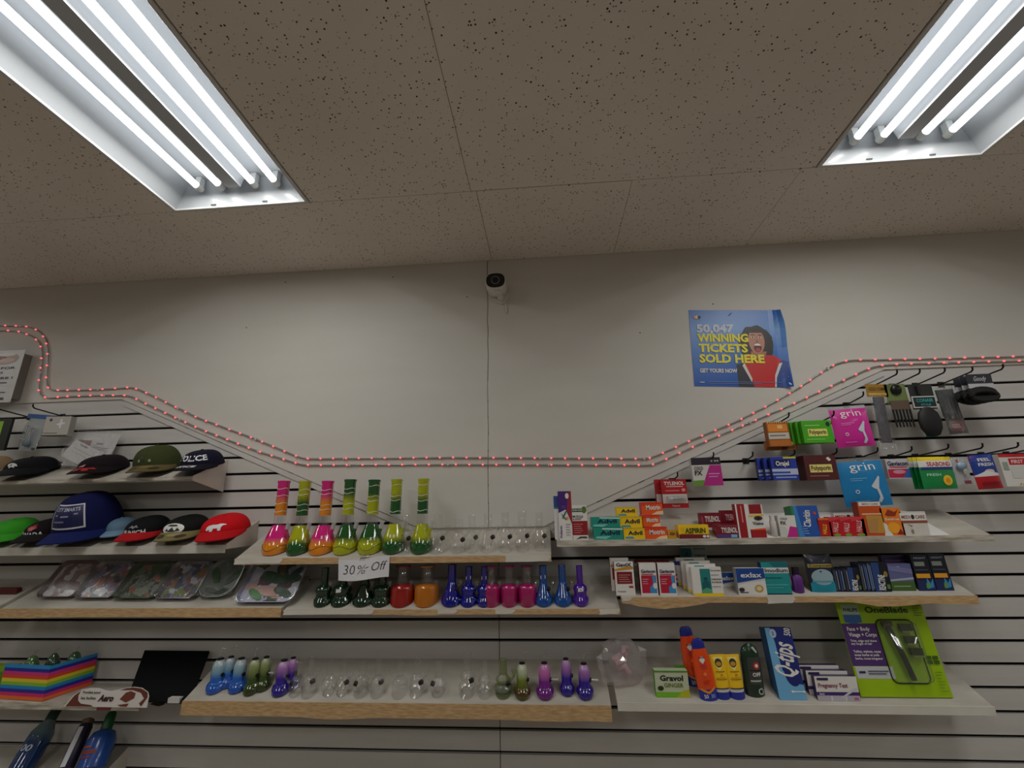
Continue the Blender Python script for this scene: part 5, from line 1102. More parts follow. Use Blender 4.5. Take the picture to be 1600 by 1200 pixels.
cap('navy cap with white POLICE lettering at the shelf end', 317, 62, 704, 'h1', (18, 18, 40), (16, 16, 30), 6, its=[('t', 'POLICE', 0.52, 0.34, 0.28, (226, 226, 230), {'w': 0.80, 'b': 0.03})], bits=[('t', 'POLICE', 0.44, 0.35, 0.28, (226, 226, 230), {'w': 0.56, 'b': 0.03})])
# second shelf
cap('bright green cap at the far left of the lower shelf', 22, 60, 812, 'h2', (58, 158, 40), (58, 158, 40), 16)
leaf = [(0.5,1.0),(0.6,0.78),(0.72,0.84),(0.68,0.6),(0.92,0.68),(0.86,0.5),(1.0,0.42),(0.7,0.22),(0.72,0.12),(0.53,0.16),(0.53,0),(0.47,0),(0.47,0.16),(0.28,0.12),(0.3,0.22),(0,0.42),(0.14,0.5),(0.08,0.68),(0.32,0.6),(0.28,0.84),(0.4,0.78)]
cap('black cap with red maple leaf and CANADA lettering', 78, 58, 812, 'h2', (22, 12, 16), (24, 18, 22), 4, its=[('p', [(0.30+x*0.34, 0.36+y*0.52) for x, y in leaf], (150, 26, 34)), ('t', 'CANADA', 0.48, 0.12, 0.22, (220, 220, 220), {'w': 0.62, 'b': 0.03})])
cap('grey brimmed cap lying between black and navy caps', 106, 24, 832, 'h2', (110, 104, 100), (120, 112, 104), 10, dy=0.012)
cap('tall navy trucker cap with white outlined patch', 148, 84, 770, 'h2', (14, 20, 70), (18, 28, 86), 10, its=[('p', [(0.20,0.16),(0.80,0.16),(0.80,0.66),(0.20,0.66)], (206, 206, 214)), ('p', [(0.225,0.19),(0.775,0.19),(0.775,0.63),(0.225,0.63)], (16, 22, 74)), ('t', 'CITY SMARTS', 0.5, 0.50, 0.08, (180, 184, 206), {'w': 0.46}), ('r', 0.3, 0.40, 0.36, 0.43, (140, 146, 180)), ('r', 0.42, 0.38, 0.56, 0.41, (140, 146, 180)), ('r', 0.64, 0.42, 0.7, 0.45, (140, 146, 180)), ('r', 0.3, 0.28, 0.5, 0.31, (110, 116, 160))], dy=-0.004, up=0.012)
cap('faded light blue denim cap under the navy trucker cap', 190, 40, 810, 'h2', (108, 140, 166), (118, 150, 176), 12, brim_len=0.8, dy=0.012)
cap('black cap with red brim in the middle of the shelf', 232, 60, 808, 'h2', (16, 15, 18), (170, 22, 28), 4, its=[('t', 'MUNICH', 0.5, 0.14, 0.2, (220, 220, 222), {'w': 0.6, 'b': 0.03}), ('p', [(0.36,0.44),(0.44,0.60),(0.5,0.52),(0.56,0.62),(0.64,0.46),(0.56,0.50),(0.5,0.42),(0.44,0.50)], (130, 130, 136))])
cap('black cap with white oval tree emblem and camouflage brim', 292, 64, 807, 'h2', (18, 20, 20), (120, 112, 74), 8, its=[('e', 0.45, 0.42, 0.30, 0.28, (226, 226, 222)), ('p', [(0.28,0.30),(0.38,0.30),(0.33,0.44)], BLACK), ('p', [(0.36,0.28),(0.56,0.28),(0.46,0.50)], (40, 44, 40)), ('p', [(0.54,0.30),(0.66,0.30),(0.60,0.46)], BLACK), ('p', [(0.30,0.54),(0.60,0.54),(0.55,0.62),(0.36,0.62)], (50, 54, 50))], bits=[('e', 0.3, 0.5, 0.12, 0.25, (70, 66, 40)), ('e', 0.6, 0.4, 0.14, 0.2, (150, 138, 96)), ('e', 0.75, 0.6, 0.1, 0.2, (60, 54, 36))])
bear = [(0.02,0.42),(0.10,0.60),(0.30,0.72),(0.55,0.72),(0.70,0.78),(0.84,0.74),(1.0,0.62),(0.98,0.56),(0.82,0.56),(0.74,0.40),(0.72,0.10),(0.60,0.10),(0.58,0.34),(0.40,0.34),(0.36,0.06),(0.22,0.06),(0.20,0.30),(0.12,0.10),(0.02,0.12)]
cap('red cap with white bear emblem at the right shelf end', 353, 70, 805, 'h2', (200, 12, 24), (180, 12, 22), 14, its=[('p', [(0.26+x*0.48, 0.24+y*0.48) for x, y in bear], (222, 222, 224))], under=(80, 10, 14))

# ------------------------------------------------------------------ wrapped rolling trays
def tray(label, rect, art, rim, lean=34, key='tr', roll=0, leafc=None, rad=0.02, extra=(), sx=1.0):
    x0, y0, x1, y1 = rect; xm = (x0+x1)/2
    p = deck_hit(xm, y1, key)
    W = width_at(x0, x1, (y0+y1)/2, p.y+0.02); H = height_at(xm, y0, y1, p.y+0.02)/math.cos(math.radians(lean))
    root = tag(empty('rolling_tray', (p.x, p.y+0.010, p.z+0.012), (-math.radians(lean), math.radians(roll), 0)), label, 'tray', 'wrapped rolling trays on the left shelf')
    loft([rr_ring(0, H/2, W/2-0.006, H/2-0.006, rad, 0.0), rr_ring(0, H/2, W/2-0.010, H/2-0.010, rad, 0.002)], art).build('tray_floor', root)
    b = MB(); n = len(rr_ring(0, H/2, W/2, H/2, rad, 0))
    A = rr_ring(0, H/2, W/2-0.007, H/2-0.007, rad, 0.0); B_ = rr_ring(0, H/2, W/2, H/2, rad+0.004, -0.014); C_ = rr_ring(0, H/2, W/2+0.003, H/2+0.003, rad+0.005, -0.013)
    b.add(A+B_+C_, [(i, (i+1) % n, n+(i+1) % n, n+i) for i in range(n)]+[(n+i, n+(i+1) % n, 2*n+(i+1) % n, 2*n+i) for i in range(n)], rim); b.build('rim', root, smooth=True, fix=False)
    for k, (lx, lz, s, an, lc) in enumerate(extra):
        pts = []
        for q in range(12):
            a = q/12*2*math.pi; r_ = 0.5*s
            X_ = r_*0.36*math.sin(a); Z_ = r_*math.cos(a)
            pts.append((lx*W+X_*math.cos(an)-Z_*math.sin(an), lz*H+X_*math.sin(an)+Z_*math.cos(an)))
        b = MB(); b.prism(pts, -0.0018-0.0003*k, -0.0004, mat(lc, 0.5)); b.build('leaf', root)
    b = MB(); b.grid(16, 14, lambda u, v: ((u-0.5)*W*1.1, -0.017-0.004*math.sin(11*u+3*v)*math.sin(7*v+4*u), (v*1.02+0.01)*H), glass_mat((246, 247, 247), 0.02, 0.06, 34)); b.build('plastic_wrap', root, smooth=True, fix=False)
    return root
G_ = (40, 84, 40)
A1 = collage_mat('art_pink_grey', [(0, (150, 120, 120)), (0.3, (196, 190, 188)), (0.55, (170, 160, 158)), (0.8, (120, 92, 92))], 30)
A2 = collage_mat('art_blue_grey', [(0, (90, 92, 104)), (0.25, (120, 110, 140)), (0.45, (150, 90, 80)), (0.65, (180, 180, 186)), (0.85, (60, 62, 76))], 42)
A3 = collage_mat('art_green_grey', [(0, (60, 80, 50)), (0.3, (96, 104, 90)), (0.55, (44, 56, 40)), (0.75, (120, 130, 110)), (0.92, (140, 80, 60))], 40)
A4 = collage_mat('art_confetti', [(0, (110, 110, 140)), (0.25, (70, 72, 90)), (0.5, (140, 84, 60)), (0.68, (100, 120, 50)), (0.84, (170, 168, 180))], 44)
A5 = collage_mat('art_pale', [(0, (110, 116, 112)), (0.5, (126, 130, 126)), (0.8, (100, 108, 104))], 20)
A6 = collage_mat('art_big', [(0, (176, 178, 204)), (0.35, (196, 196, 214)), (0.55, (60, 86, 60)), (0.66, (196, 150, 140)), (0.8, (90, 70, 84)), (0.9, (200, 200, 206))], 26)
RM = mat((150, 146, 150), 0.25, 0.7)
tray('wrapped pinkish grey tray, first from the left', (53, 888, 110, 940), A1, mat((120, 92, 90), 0.3, 0.4))
tray('wrapped blue grey patterned tray, second from the left', (113, 889, 171, 941), A2, RM)
tray('wrapped green patterned tray with pale strip, third from the left', (174, 890, 235, 942), A3, mat((70, 84, 60), 0.3, 0.4))
tray('wrapped tray with confetti pattern, fourth from the left', (239, 889, 299, 942), A4, RM)
tray('rounded grey tray with three dark green leaves', (303, 885, 357, 940), A5, mat((126, 130, 126), 0.3, 0.3), rad=0.05,
     extra=[(-0.26, 0.58, 0.09, 0.6, (30, 74, 34)), (0.30, 0.55, 0.09, -0.7, (30, 74, 34)), (0.02, 0.82, 0.07, 0.1, (90, 104, 96)), (0.0, 0.30, 0.05, 1.2, (80, 116, 100)), (-0.18, 0.18, 0.06, 1.3, (24, 56, 28)), (0.14, 0.16, 0.05, -1.2, (24, 56, 28))])
tray('large white metal tray with leaf and hand artwork', (364, 884, 452, 949), A6, mat((176, 176, 200), 0.25, 0.5), lean=40, rad=0.03,
     extra=[(-0.05, 0.55, 0.12, 1.2, (36, 84, 44)), (0.10, 0.62, 0.11, 0.7, (36, 84, 44)), (0.30, 0.60, 0.09, -0.6, (34, 70, 44)), (0.05, 0.75, 0.07, 0.4, (130, 84, 60)), (0.0, 0.25, 0.12, 1.4, (190, 150, 136)), (0.25, 0.22, 0.09, 1.2, (40, 80, 56)), (-0.22, 0.18, 0.08, 1.0, (60, 130, 60))])
p = deck_hit(6, 942, 'tr0')
root = tag(empty('red_leaf_tray', (p.x-0.07, p.y+0.05, p.z+0.03), (0, 0, 0)), 'dark red leaf edge poking in at the far left', 'tray')
loft([rr_ring(0, 0, 0.055, 0.02, 0.012, 0.0), rr_ring(0, 0, 0.055, 0.02, 0.012, 0.02)], mat((84, 20, 22), 0.4)).build('leaf_plate', root)

# ------------------------------------------------------------------ glass water pipes
PINK = (236, 18, 140); OR = (248, 150, 20); YG = (190, 196, 14); DG = (16, 92, 34)
frost = glass_mat((226, 226, 222), 0.45, 0.2)
black_rubber = mat((12, 12, 12), 0.6)
def clampz(b, r):
    hb_ = max(q[2] for q in b.v)
    b.v = [(x, y, z+((y+r)*T+0.0006)*max(0.0, 1-z/(hb_*0.7))) for x, y, z in b.v]
def swirl(R0, z, mt, root, H, name, amp, turns, ph=0.0, rad=0.0007, n=40, rfun=None, shear=None):
    pts = []
    for k in range(n+1):
        t = k/n; a = ph+turns*2*math.pi*t; zz = z+amp*math.sin(3*a+ph)
        r_ = rfun(zz) if rfun else R0
        if shear: zz += ((r_*math.sin(a)+shear[0])*T+0.0006)*max(0.0, 1-zz/(shear[1]*0.7))
        pts.append(((r_+0.0004)*math.cos(a), (r_+0.0004)*math.sin(a), zz))
    b = MB(); b.tube(pts, rad, mt, 5); return b.build(name, root)
def interp(prof, z):
    for (r0_, z0), (r1_, z1) in zip(prof[:-1], prof[1:]):
        if z0 <= z <= z1: return r0_+(r1_-r0_)*(z-z0)/max(1e-6, z1-z0)
    return prof[-1][0]
def tall_pipe(px, ytop, ybase, wbase, tube_px, cols, lab, sticker=None):
    """painted beaker pipe: body, clear neck, painted tube, side joint"""
    p = deck_hit(px, ybase, 'b1')
    R = width_at(px-wbase/2, px+wbase/2, ybase-8, p.y)/2
    yc = p.y+R
    H = height_at(px, ytop, ybase, yc)*1.0
    rt = width_at(0, tube_px, 0, yc)/2 if False else tube_px/2*(abs(yc-CAM.y)/F_PX)*1.02
    root = tag(empty('water_pipe', (p.x, yc, p.z)), lab, 'water pipe', 'tall painted water pipes on the top middle shelf')
    tb, tt, bb, bt = cols          # tube bottom, tube top, body bottom, body top colours
    hb = 0.40*H
    prof = [(R*0.80, 0.0), (R*0.93, 0.004), (R*1.0, 0.014), (R*0.99, 0.030), (R*0.93, hb*0.38), (R*0.78, hb*0.66), (R*0.58, hb*0.88), (rt*1.12, hb)]
    b = MB(); b.lathe(prof, grad_mat(((0.10, bb), (0.38, bb), (0.58, bt), (1.0, bt)), 0.12), 40); clampz(b, R); b.build('body', root, smooth=True)
    b = MB(); b.lathe([(rt, hb), (rt, hb+0.13*H)], GLASS, 24, cap=False); b.lathe([(rt*0.55, hb-0.02), (rt*0.55, hb+0.12*H)], GLASS, 16, cap=False); b.build('clear_neck', root, smooth=True)
    z0 = hb+0.13*H
    b = MB(); b.lathe([(rt*1.0, z0), (rt*1.03, z0+0.004), (rt*1.03, H-0.012), (rt*1.15, H-0.006), (rt*1.15, H), (rt*0.9, H), (rt*0.9, H-0.02)], grad_mat(((0.0, tb), (0.36, tb), (0.60, tt), (1.0, tt)), 0.08), 28); b.build('painted_tube', root, smooth=True)
    for k in range(4): swirl(rt*1.03, z0+(0.12+0.22*k+0.05*math.sin(px+k*3))*(H-z0), mat((226, 226, 214), 0.3), root, H, 'white_stripe', 0.0025, 0.42, -2.6+0.5*math.sin(px*k), 0.0011, 14)
    swirl(0, 0.030, mat((40, 36, 20), 0.4), root, H, 'line_drawing', 0.008, 1.0, px*0.7, 0.0009, 48, lambda z: interp(prof, z), (R, hb))
    jc = bt
    a = math.radians(-24); d = Vector((math.cos(a), math.sin(a), 0))
    s0 = d*(R*0.55)+Vector((0, 0, hb*0.48)); s1 = d*(R*0.96)+Vector((0, 0, hb*0.88)); s2 = d*(R*1.12)+Vector((0, 0, hb*1.10))
    b = MB(); b.tube([s0, s1], 0.0075, grad_mat(((0, jc), (1, jc)), 0.12), 14); jo = b.build('side_joint', root, smooth=True)
    b = MB(); b.tube([s1, s2], 0.0082, frost, 14); b.build('frosted_tip', jo, smooth=True)
    if sticker:
        u, zf_ = sticker; ang = u; z = hb*zf_; rr = interp(prof, z)
        b = MB(); pts = []
        for sx, sz in ((-1, -1), (1, -1), (1, 1), (-1, 1)):
            zz = z+sz*0.006; r2 = interp(prof, zz)+0.0012; an = ang+sx*0.010/rr
            pts.append((r2*math.sin(an), -r2*math.cos(an), zz))
        b.add(pts, [(0, 1, 2, 3)], mat((232, 230, 224), 0.5)); b.build('price_sticker', root, fix=False)
    return root
TL = 'tall painted water pipe, '
tall_pipe(418, 754, 871, 41, 16.5, (OR, PINK, OR, PINK), TL+'pink and orange, leftmost on the shelf')
tall_pipe(455, 754, 871, 36, 16.5, (DG, YG, DG, YG), TL+'green base under yellow, second from left')
tall_pipe(492, 754, 871, 40, 16.5, (OR, PINK, OR, PINK), TL+'pink and orange with price sticker, third from left', (0.5, 0.62))
tall_pipe(530, 752, 871, 38, 16.5, (YG, DG, YG, DG), TL+'dark green over yellow, fourth from left')
tall_pipe(570, 752, 870, 40, 16.5, (YG, DG, YG, DG), TL+'dark green over yellow, with sticker, fifth from left', (0.5, 0.55))
tall_pipe(608, 751, 869, 38, 15.5, (DG, YG, DG, YG), TL+'yellow over green, with sticker, sixth from left', (0.1, 0.62))
tall_pipe(653, 750, 869, 36, 15.5, (DG, YG, DG, YG), TL+'yellow over green, rightmost painted one')

def mouth_tube(b, r, z0, z1, mt, n=16): b.lathe([(r, z0), (r, z1-0.004), (r*1.18, z1), (r*0.95, z1)], mt, n, cap=False)
def clear_pipe(px, ytop, ybase, wbase, key, lab, kind, name='glass_pipe', group='clear glass pipes', stem=1, grom=True, mt=None):
    mt = mt or GLASS
    p = deck_hit(px, ybase, key)
    R = width_at(px-wbase/2, px+wbase/2, ybase-8, p.y)/2; yc = p.y+R
    H = height_at(px, ytop, ybase, yc)
    root = tag(empty(name, (p.x, yc, p.z)), lab, 'glass pipe', group)
    rt = min(0.016, R*0.45)
    if kind == 'beaker': prof = [(R*0.85, 0), (R, 0.006), (R*0.97, 0.02), (R*0.7, H*0.30), (rt*1.2, H*0.52), (rt, H*0.58)]
    elif kind == 'bulb': prof = [(R*0.7, 0), (R*0.75, 0.004), (R*0.55, H*0.06), (R*0.95, H*0.20), (R, H*0.32), (R*0.85, H*0.45), (rt*1.1, H*0.58)]
    elif kind == 'double': prof = [(R*0.8, 0), (R*0.85, 0.004), (R*0.5, H*0.08), (R*0.95, H*0.2), (R*0.95, H*0.26), (R*0.5, H*0.36), (R*0.8, H*0.46), (R*0.8, H*0.5), (rt, H*0.62)]
    else: prof = [(R*0.9, 0), (R, 0.004), (R, H*0.42), (R*0.8, H*0.5), (rt, H*0.56)]
    b = MB(); b.lathe(prof, mt, 24); clampz(b, R); b.build('body', root, smooth=True)
    b = MB(); mouth_tube(b, rt, prof[-1][1], H, mt); b.build('mouth_tube', root, smooth=True)
    sd = stem
    if grom:
        a = math.radians(-30); d = Vector((math.cos(a)*sd, math.sin(a), 0)); s0 = d*(R*0.62)+Vector((0, 0, H*0.40))
        b = MB(); b.tube([s0-d*0.004, s0+d*0.006+Vector((0, 0, 0.005))], 0.0085, black_rubber, 12); b.build('grommet', root, smooth=True)
        b = MB(); b.tube([s0-d*0.01-Vector((0, 0, H*0.2)), s0, s0+d*0.028+Vector((0, 0, 0.03))], 0.0045, mt, 10); b.lathe([(0.004, 0), (0.010, 0.016), (0.010, 0.02)], mt, 12, c=tuple(s0+d*0.028+Vector((0, 0, 0.028))), cap=False); b.build('stem_and_bowl', root, smooth=True)
    return root
CP = 'clear glass pipe on the top middle shelf, '
for i, (px, yt, yb, wb, kind) in enumerate([(627, 806, 869, 27, 'beaker'), (680, 806, 869, 30, 'beaker'), (713, 812, 868, 28, 'double'), (735, 806, 866, 24, 'straight'), (761, 804, 867, 28, 'beaker'), (789, 802, 867, 26, 'double'), (816, 800, 866, 28, 'double'), (844, 802, 865, 26, 'bulb')]):
    clear_pipe(px, yt, yb, wb, 'b1', CP+['between two painted ones', 'just right of the painted ones', 'third from left', 'fourth from left', 'fifth from left', 'sixth from left', 'second from the right end', 'at the right end'][i], kind)

# paper offer sign taped to the shelf edge
X, Zt = at(569, 872, -0.1985); Wp = width_at(530, 608, 890, -0.1985); Hp = height_at(569, 875, 908, -0.1985)
root = tag(empty('paper_sign', (at(569, 890, -0.1985)[0], -0.1985, Zt-Hp), (0, math.radians(-2.5), 0)), 'white paper sign reading 30% off taped to the shelf edge', 'sign')
pmp = lambda u, v, e: ((u-0.5)*Wp*(1+0.03*v), -0.001-e-0.006*math.sin(math.pi*u)*(1-v), v*Hp-0.004*math.sin(u*5))
b = MB(); b.grid(12, 6, lambda u, v: pmp(u, v, 0), mat((222, 222, 226), 0.6)); b.grid(12, 6, lambda u, v: pmp(u, v, -0.0006), mat((222, 222, 226), 0.6), True); b.build('sheet', root, fix=False)
prints(root, [('t', '30', 0.10, 0.30, 0.46, (40, 40, 60), {'a': 'l', 'w': 0.22, 'b': -0.012, 'i': 0.15}), ('t', '%', 0.36, 0.30, 0.42, (60, 60, 76), {'a': 'l', 'w': 0.17, 'b': -0.012, 'i': 0.2}), ('p', [(0.52, 0.56), (0.60, 0.60), (0.60, 0.57), (0.52, 0.53)], (70, 70, 84)), ('t', 'Off', 0.64, 0.36, 0.42, (40, 40, 60), {'a': 'l', 'w': 0.28, 'b': -0.012, 'i': 0.25})], Wp, Hp, pmp, True, 0.0006)
b = MB(); b.box(-0.02, 0.02, -0.0015, 0.0, Hp-0.01, Hp+0.012, CLEAR_FILM); b.build('tape', root)

# second shelf: coloured beakers
def dark_pipe(px, ytop, ybase, wbase, c, lab, kind='beaker', clear_top=False, key='b2', side=1, top=None, sticker=False, clear=0.22):
    p = deck_hit(px, ybase, key)
    R = width_at(px-wbase/2, px+wbase/2, ybase-6, p.y)/2; yc = p.y+R
    H = height_at(px, ytop, ybase, yc)
    root = tag(empty('water_pipe', (p.x, yc, p.z)), lab, 'water pipe', 'coloured water pipes on the second middle shelf')
    mt = grad_mat(((0, c), (1, top or c)), clear, 0.06)
    rt = R*0.40 if kind != 'drum' else R*0.55
    if kind == 'beaker': prof = [(R*0.85, 0), (R, 0.006), (R*0.98, 0.018), (R*0.75, H*0.28), (rt*1.15, H*0.52), (rt, H*0.58)]
    elif kind == 'step': prof = [(R*0.9, 0), (R, 0.004), (R, H*0.16), (R*0.78, H*0.22), (R*0.80, H*0.34), (R*0.92, H*0.42), (R*0.80, H*0.5), (rt, H*0.56)]
    else: prof = [(R*0.92, 0), (R, 0.004), (R, H*0.46), (R*0.92, H*0.52), (rt, H*0.56)]
    b = MB(); b.lathe(prof, mt, 26); clampz(b, R); b.build('body', root, smooth=True)
    b = MB(); mouth_tube(b, rt, prof[-1][1], H, GLASS if clear_top else mt, 20); b.build('mouth_tube', root, smooth=True)
    if clear_top:
        b = MB(); b.lathe([(rt*1.2, H-0.005), (rt*1.2, H), (rt, H)], mt, 20); b.build('coloured_lip', root, smooth=True)
    d = Vector((math.cos(-0.6)*side, math.sin(-0.6), 0)); s0 = d*(R*0.66)+Vector((0, 0, H*0.42))
    b = MB(); b.tube([s0-d*0.004, s0+d*0.005+Vector((0, 0, 0.004))], 0.0075, black_rubber, 12); b.build('grommet', root, smooth=True)
    b = MB(); b.tube([s0, s0+d*0.02+Vector((0, 0, 0.02))], 0.004, GLASS, 10); b.lathe([(0.004, 0), (0.009, 0.012), (0.009, 0.016)], GLASS, 12, c=tuple(s0+d*0.02+Vector((0, 0, 0.018))), cap=False); b.build('bowl', root, smooth=True)
    if sticker:
        z = H*0.72 if sticker == 'tube' else H*0.42; rr = (rt if sticker == 'tube' else interp(prof, z))+0.0012
        b = MB(); b.add([(rr*math.sin(a), -rr*math.cos(a), z+q) for a, q in ((-0.010/rr, -0.006), (0.010/rr, -0.004), (0.010/rr, 0.008), (-0.010/rr, 0.006))], [(0, 1, 2, 3)], mat((222, 222, 220), 0.5)); b.build('price_sticker', root, fix=False)
DGR = (10, 50, 30); BLU = (16, 22, 150); MAG = (190, 10, 110); AZU = (14, 84, 170)
DP = 'coloured water pipe on the second middle shelf, '
for i, (px, yt, yb, wb, c, kd, ct, sk) in enumerate([
    (497, 890, 951, 27, DGR, 'step', False, False), (526, 889, 951, 32, DGR, 'step', False, 'body'), (561, 890, 951, 34, DGR, 'beaker', False, False), (590, 890, 951, 32, DGR, 'step', False, False),
    (622, 888, 952, 37, (170, 24, 14), 'drum', True, False), (661, 888, 952, 39, (206, 120, 10), 'drum', True, False),
    (702, 886, 952, 33, BLU, 'beaker', False, False), (730, 888, 951, 27, BLU, 'step', False, 'tube'), (755, 888, 951, 24, BLU, 'step', False, 'tube'),
    (767, 888, 952, 27.5, MAG, 'drum', True, False), (795, 888, 952, 27.5, MAG, 'drum', True, False), (824, 888, 952, 29.5, MAG, 'drum', True, False),
    (850, 887, 951, 30, AZU, 'beaker', False, 'tube'), (881, 886, 951, 30, AZU, 'beaker', False, False), (909, 886, 950, 25, (84, 16, 170), 'step', False, 'body')]):
    labs = ['dark green, leftmost', 'dark green with price sticker', 'dark green beaker, third from left', 'dark green, just right of the paper sign', 'deep red with clear tube', 'amber with clear tube', 'navy blue beaker', 'navy blue with stepped base and sticker', 'navy blue next to the magenta ones', 'magenta, left of three', 'magenta, middle of three', 'magenta, right of three', 'azure with sticker on its tube', 'azure, between azure and violet', 'violet, at the right end']
    dark_pipe(px, yt, yb, wb, c, DP+labs[i], kd, ct, sticker=sk)

# third shelf: small bubblers and clear pieces
def bubbler(px, ytop, ybase, wbase, stops, lab, back=0.0, side=1, arm=True, sticker=False):
    p = deck_hit(px, ybase, 'b3')
    R = width_at(px-wbase/2, px+wbase/2, ybase-6, p.y)/2; yc = p.y+R
    H = height_at(px, ytop, ybase, yc)
    root = tag(empty('small_bubbler', (p.x, yc, p.z)), lab, 'glass pipe', 'small fading bubblers on the bottom middle shelf')
    prof = [(R*0.75, 0), (R*0.95, 0.005), (R, 0.014), (R*0.94, 0.025), (R*0.74, 0.033), (R*0.67, 0.039), (R*0.69, H*0.64), (R*0.64, H*0.80), (R*0.52, H*0.90), (R*0.30, H*0.965), (0, H*0.975)]
    b = MB(); b.lathe(prof, grad_mat(stops, 0.12, 0.06), 24); clampz(b, R); b.build('body', root, smooth=True)
    b = MB(); b.lathe([(R*0.34, H*0.955), (R*0.34, H*1.0), (R*0.2, H*1.01)], black_rubber, 12); b.build('top_grommet', root, smooth=True)
    b = MB(); b.tube([(0, 0, H), (0, -0.002, H+0.025), (0.006*side, -0.004, H+0.034), (0.024*side, -0.006, H+0.036)], 0.0038, GLASS, 10); b.build('mouthpiece', root, smooth=True)
    d = Vector((math.cos(-0.4)*side, math.sin(-0.4), 0)); s0 = d*(R*0.70)+Vector((0, 0, H*0.55))
    b = MB(); b.tube([s0-d*0.003, s0+d*0.004], 0.0066, black_rubber, 12); b.build('side_grommet', root, smooth=True)
    if arm:
        b = MB(); b.tube([s0, s0+d*0.03+Vector((0, 0, 0.003))], 0.0038, frost, 10); b.build('side_stem', root, smooth=True)
BL = ((0.0, (10, 84, 190)), (0.45, (16, 104, 206)), (0.64, (130, 176, 200)), (1.0, (196, 208, 210)))
GF = ((0.0, (40, 60, 10)), (0.45, (60, 84, 16)), (0.72, (140, 156, 90)), (1.0, (180, 186, 150)))
VF = ((0.0, (30, 12, 140)), (0.50, (50, 20, 160)), (0.75, (170, 110, 190)), (1.0, (196, 160, 206)))
MF = ((0.0, (110, 10, 130)), (0.50, (130, 20, 150)), (0.72, (206, 110, 190)), (1.0, (206, 140, 190)))
OF = ((0.0, (80, 90, 10)), (0.2, (80, 50, 14)), (0.55, (120, 140, 30)), (0.75, (196, 206, 170)), (1.0, (190, 196, 176)))
BB = 'small bubbler on the bottom middle shelf, '
for px, yt, yb, wb, st, lab, arm in [(326, 1034, 1089, 29, BL, 'blue, leftmost', False), (346, 1030, 1080, 24, BL, 'blue, behind the other two blue ones', False), (361, 1033, 1088, 27, BL, 'blue, third from left', False),
    (384, 1033, 1091, 25, GF, 'olive green fading to white', False), (403, 1030, 1085, 23, GF, 'darker olive, just left of the violet ones', True), (430, 1036, 1093, 28, VF, 'violet, front one at left', False), (447, 1031, 1083, 22, VF, 'violet, rear one at left', False),
    (816, 1040, 1098, 27, OF, 'olive and brown with price sticker', False), (852, 1040, 1098, 29, MF, 'magenta', True), (887, 1033, 1092, 25, VF, 'violet, rear one near the right end', False), (916, 1041, 1098, 28, VF, 'blue violet, at the right end', True)]:
    bubbler(px, yt, yb, wb, st, BB+lab, arm=arm)
CQ = 'clear glass piece on the bottom middle shelf, '
spots = [(455, 1040, 1094, 24, 'double'), (476, 1032, 1094, 22, 'straight'), (507, 1034, 1094, 24, 'bulb'), (529, 1036, 1094, 24, 'bulb'), (558, 1040, 1096, 28, 'double'), (585, 1034, 1094, 22, 'straight'), (620, 1036, 1095, 24, 'straight'), (647, 1034, 1096, 26, 'double'), (681, 1040, 1096, 28, 'bulb'), (727, 1026, 1097, 28, 'double'), (756, 1036, 1097, 26, 'double')]
for i, (px, yt, yb, wb, kd) in enumerate(spots):
    clear_pipe(px, yt, yb, wb, 'b3', CQ+(['next to the violet bubblers', 'second from left'] + [o_+' from left' for o_ in ORD[2:10]] + ['just left of the olive tinted one'])[i], kd, group='clear glass pieces on the bottom middle shelf', stem=1 if i % 2 else -1, grom=i % 4 != 2)
clear_pipe(785, 1036, 1097, 30, 'b3', 'olive tinted round glass piece on the bottom middle shelf', 'double', group='clear glass pieces on the bottom middle shelf', mt=glass_mat((196, 206, 130), 0.12, 0.03))

# ------------------------------------------------------------------ lower left shelf
# rainbow striped carton, corner towards the viewer
p = deck_hit(66, 1094, 'l4')
Zl = p.z
stripe_cols = [(232, 110, 40), (206, 40, 110), (40, 40, 150), (30, 130, 200), (130, 190, 50), (226, 200, 50), (220, 70, 40), (206, 50, 130), (40, 40, 150), (40, 140, 200)]
xc, zc0 = at(66, 1096, -0.187); zc0 = SH['l4']+0.0022; xl = at(2, 1098, -0.165)[0]; xr, zr = at(150, 1078, -0.05)
Hc = height_at(70, 1040, 1096, -0.185)
root = tag(empty('striped_carton', (xc, -0.187, zc0)), 'rainbow striped cardboard carton on the lower left shelf', 'box')
def side_pt(u, v, e):  # u 0..1 left face then right face
    A = Vector((at(2, 1070, -0.165)[0]-xc-0.004, 0.022, 0)); B_ = Vector((0, 0, 0)); C_ = Vector((at(146, 1052, -0.022)[0]-xc, 0.163, 0.0))
    q = A.lerp(B_, u/0.45) if u < 0.45 else B_.lerp(C_, (u-0.45)/0.55)
    zb = 0.0
    return (q.x, q.y-e, zb+(Hc*0.985-0.03*0)*v+q.y*0.0)
us = [0, 0.45, 1.0]
for k, sc in enumerate(stripe_cols):
    b = MB(); v0_, v1_ = k/10, (k+1)/10
    vs_ = []; fs = []
    for u in us:
        vs_ += [side_pt(u, v0_, 0), side_pt(u, v1_, 0)]
    # back face of the board for thickness
    for u in us:
        x, y, z = side_pt(u, v0_, 0); vs_.append((x, y+0.004, z)); x, y, z = side_pt(u, v1_, 0); vs_.append((x, y+0.004, z))
    for i in range(2): fs += [(2*i, 2*i+2, 2*i+3, 2*i+1), (6+2*i, 6+2*i+1, 6+2*i+3, 6+2*i+2)]
    fs += [(1, 3, 9, 7), (3, 5, 11, 9), (0, 6, 8, 2), (2, 8, 10, 4)]
    b.add(vs_, fs, mat(sc, 0.5)); b.build('stripe', root)
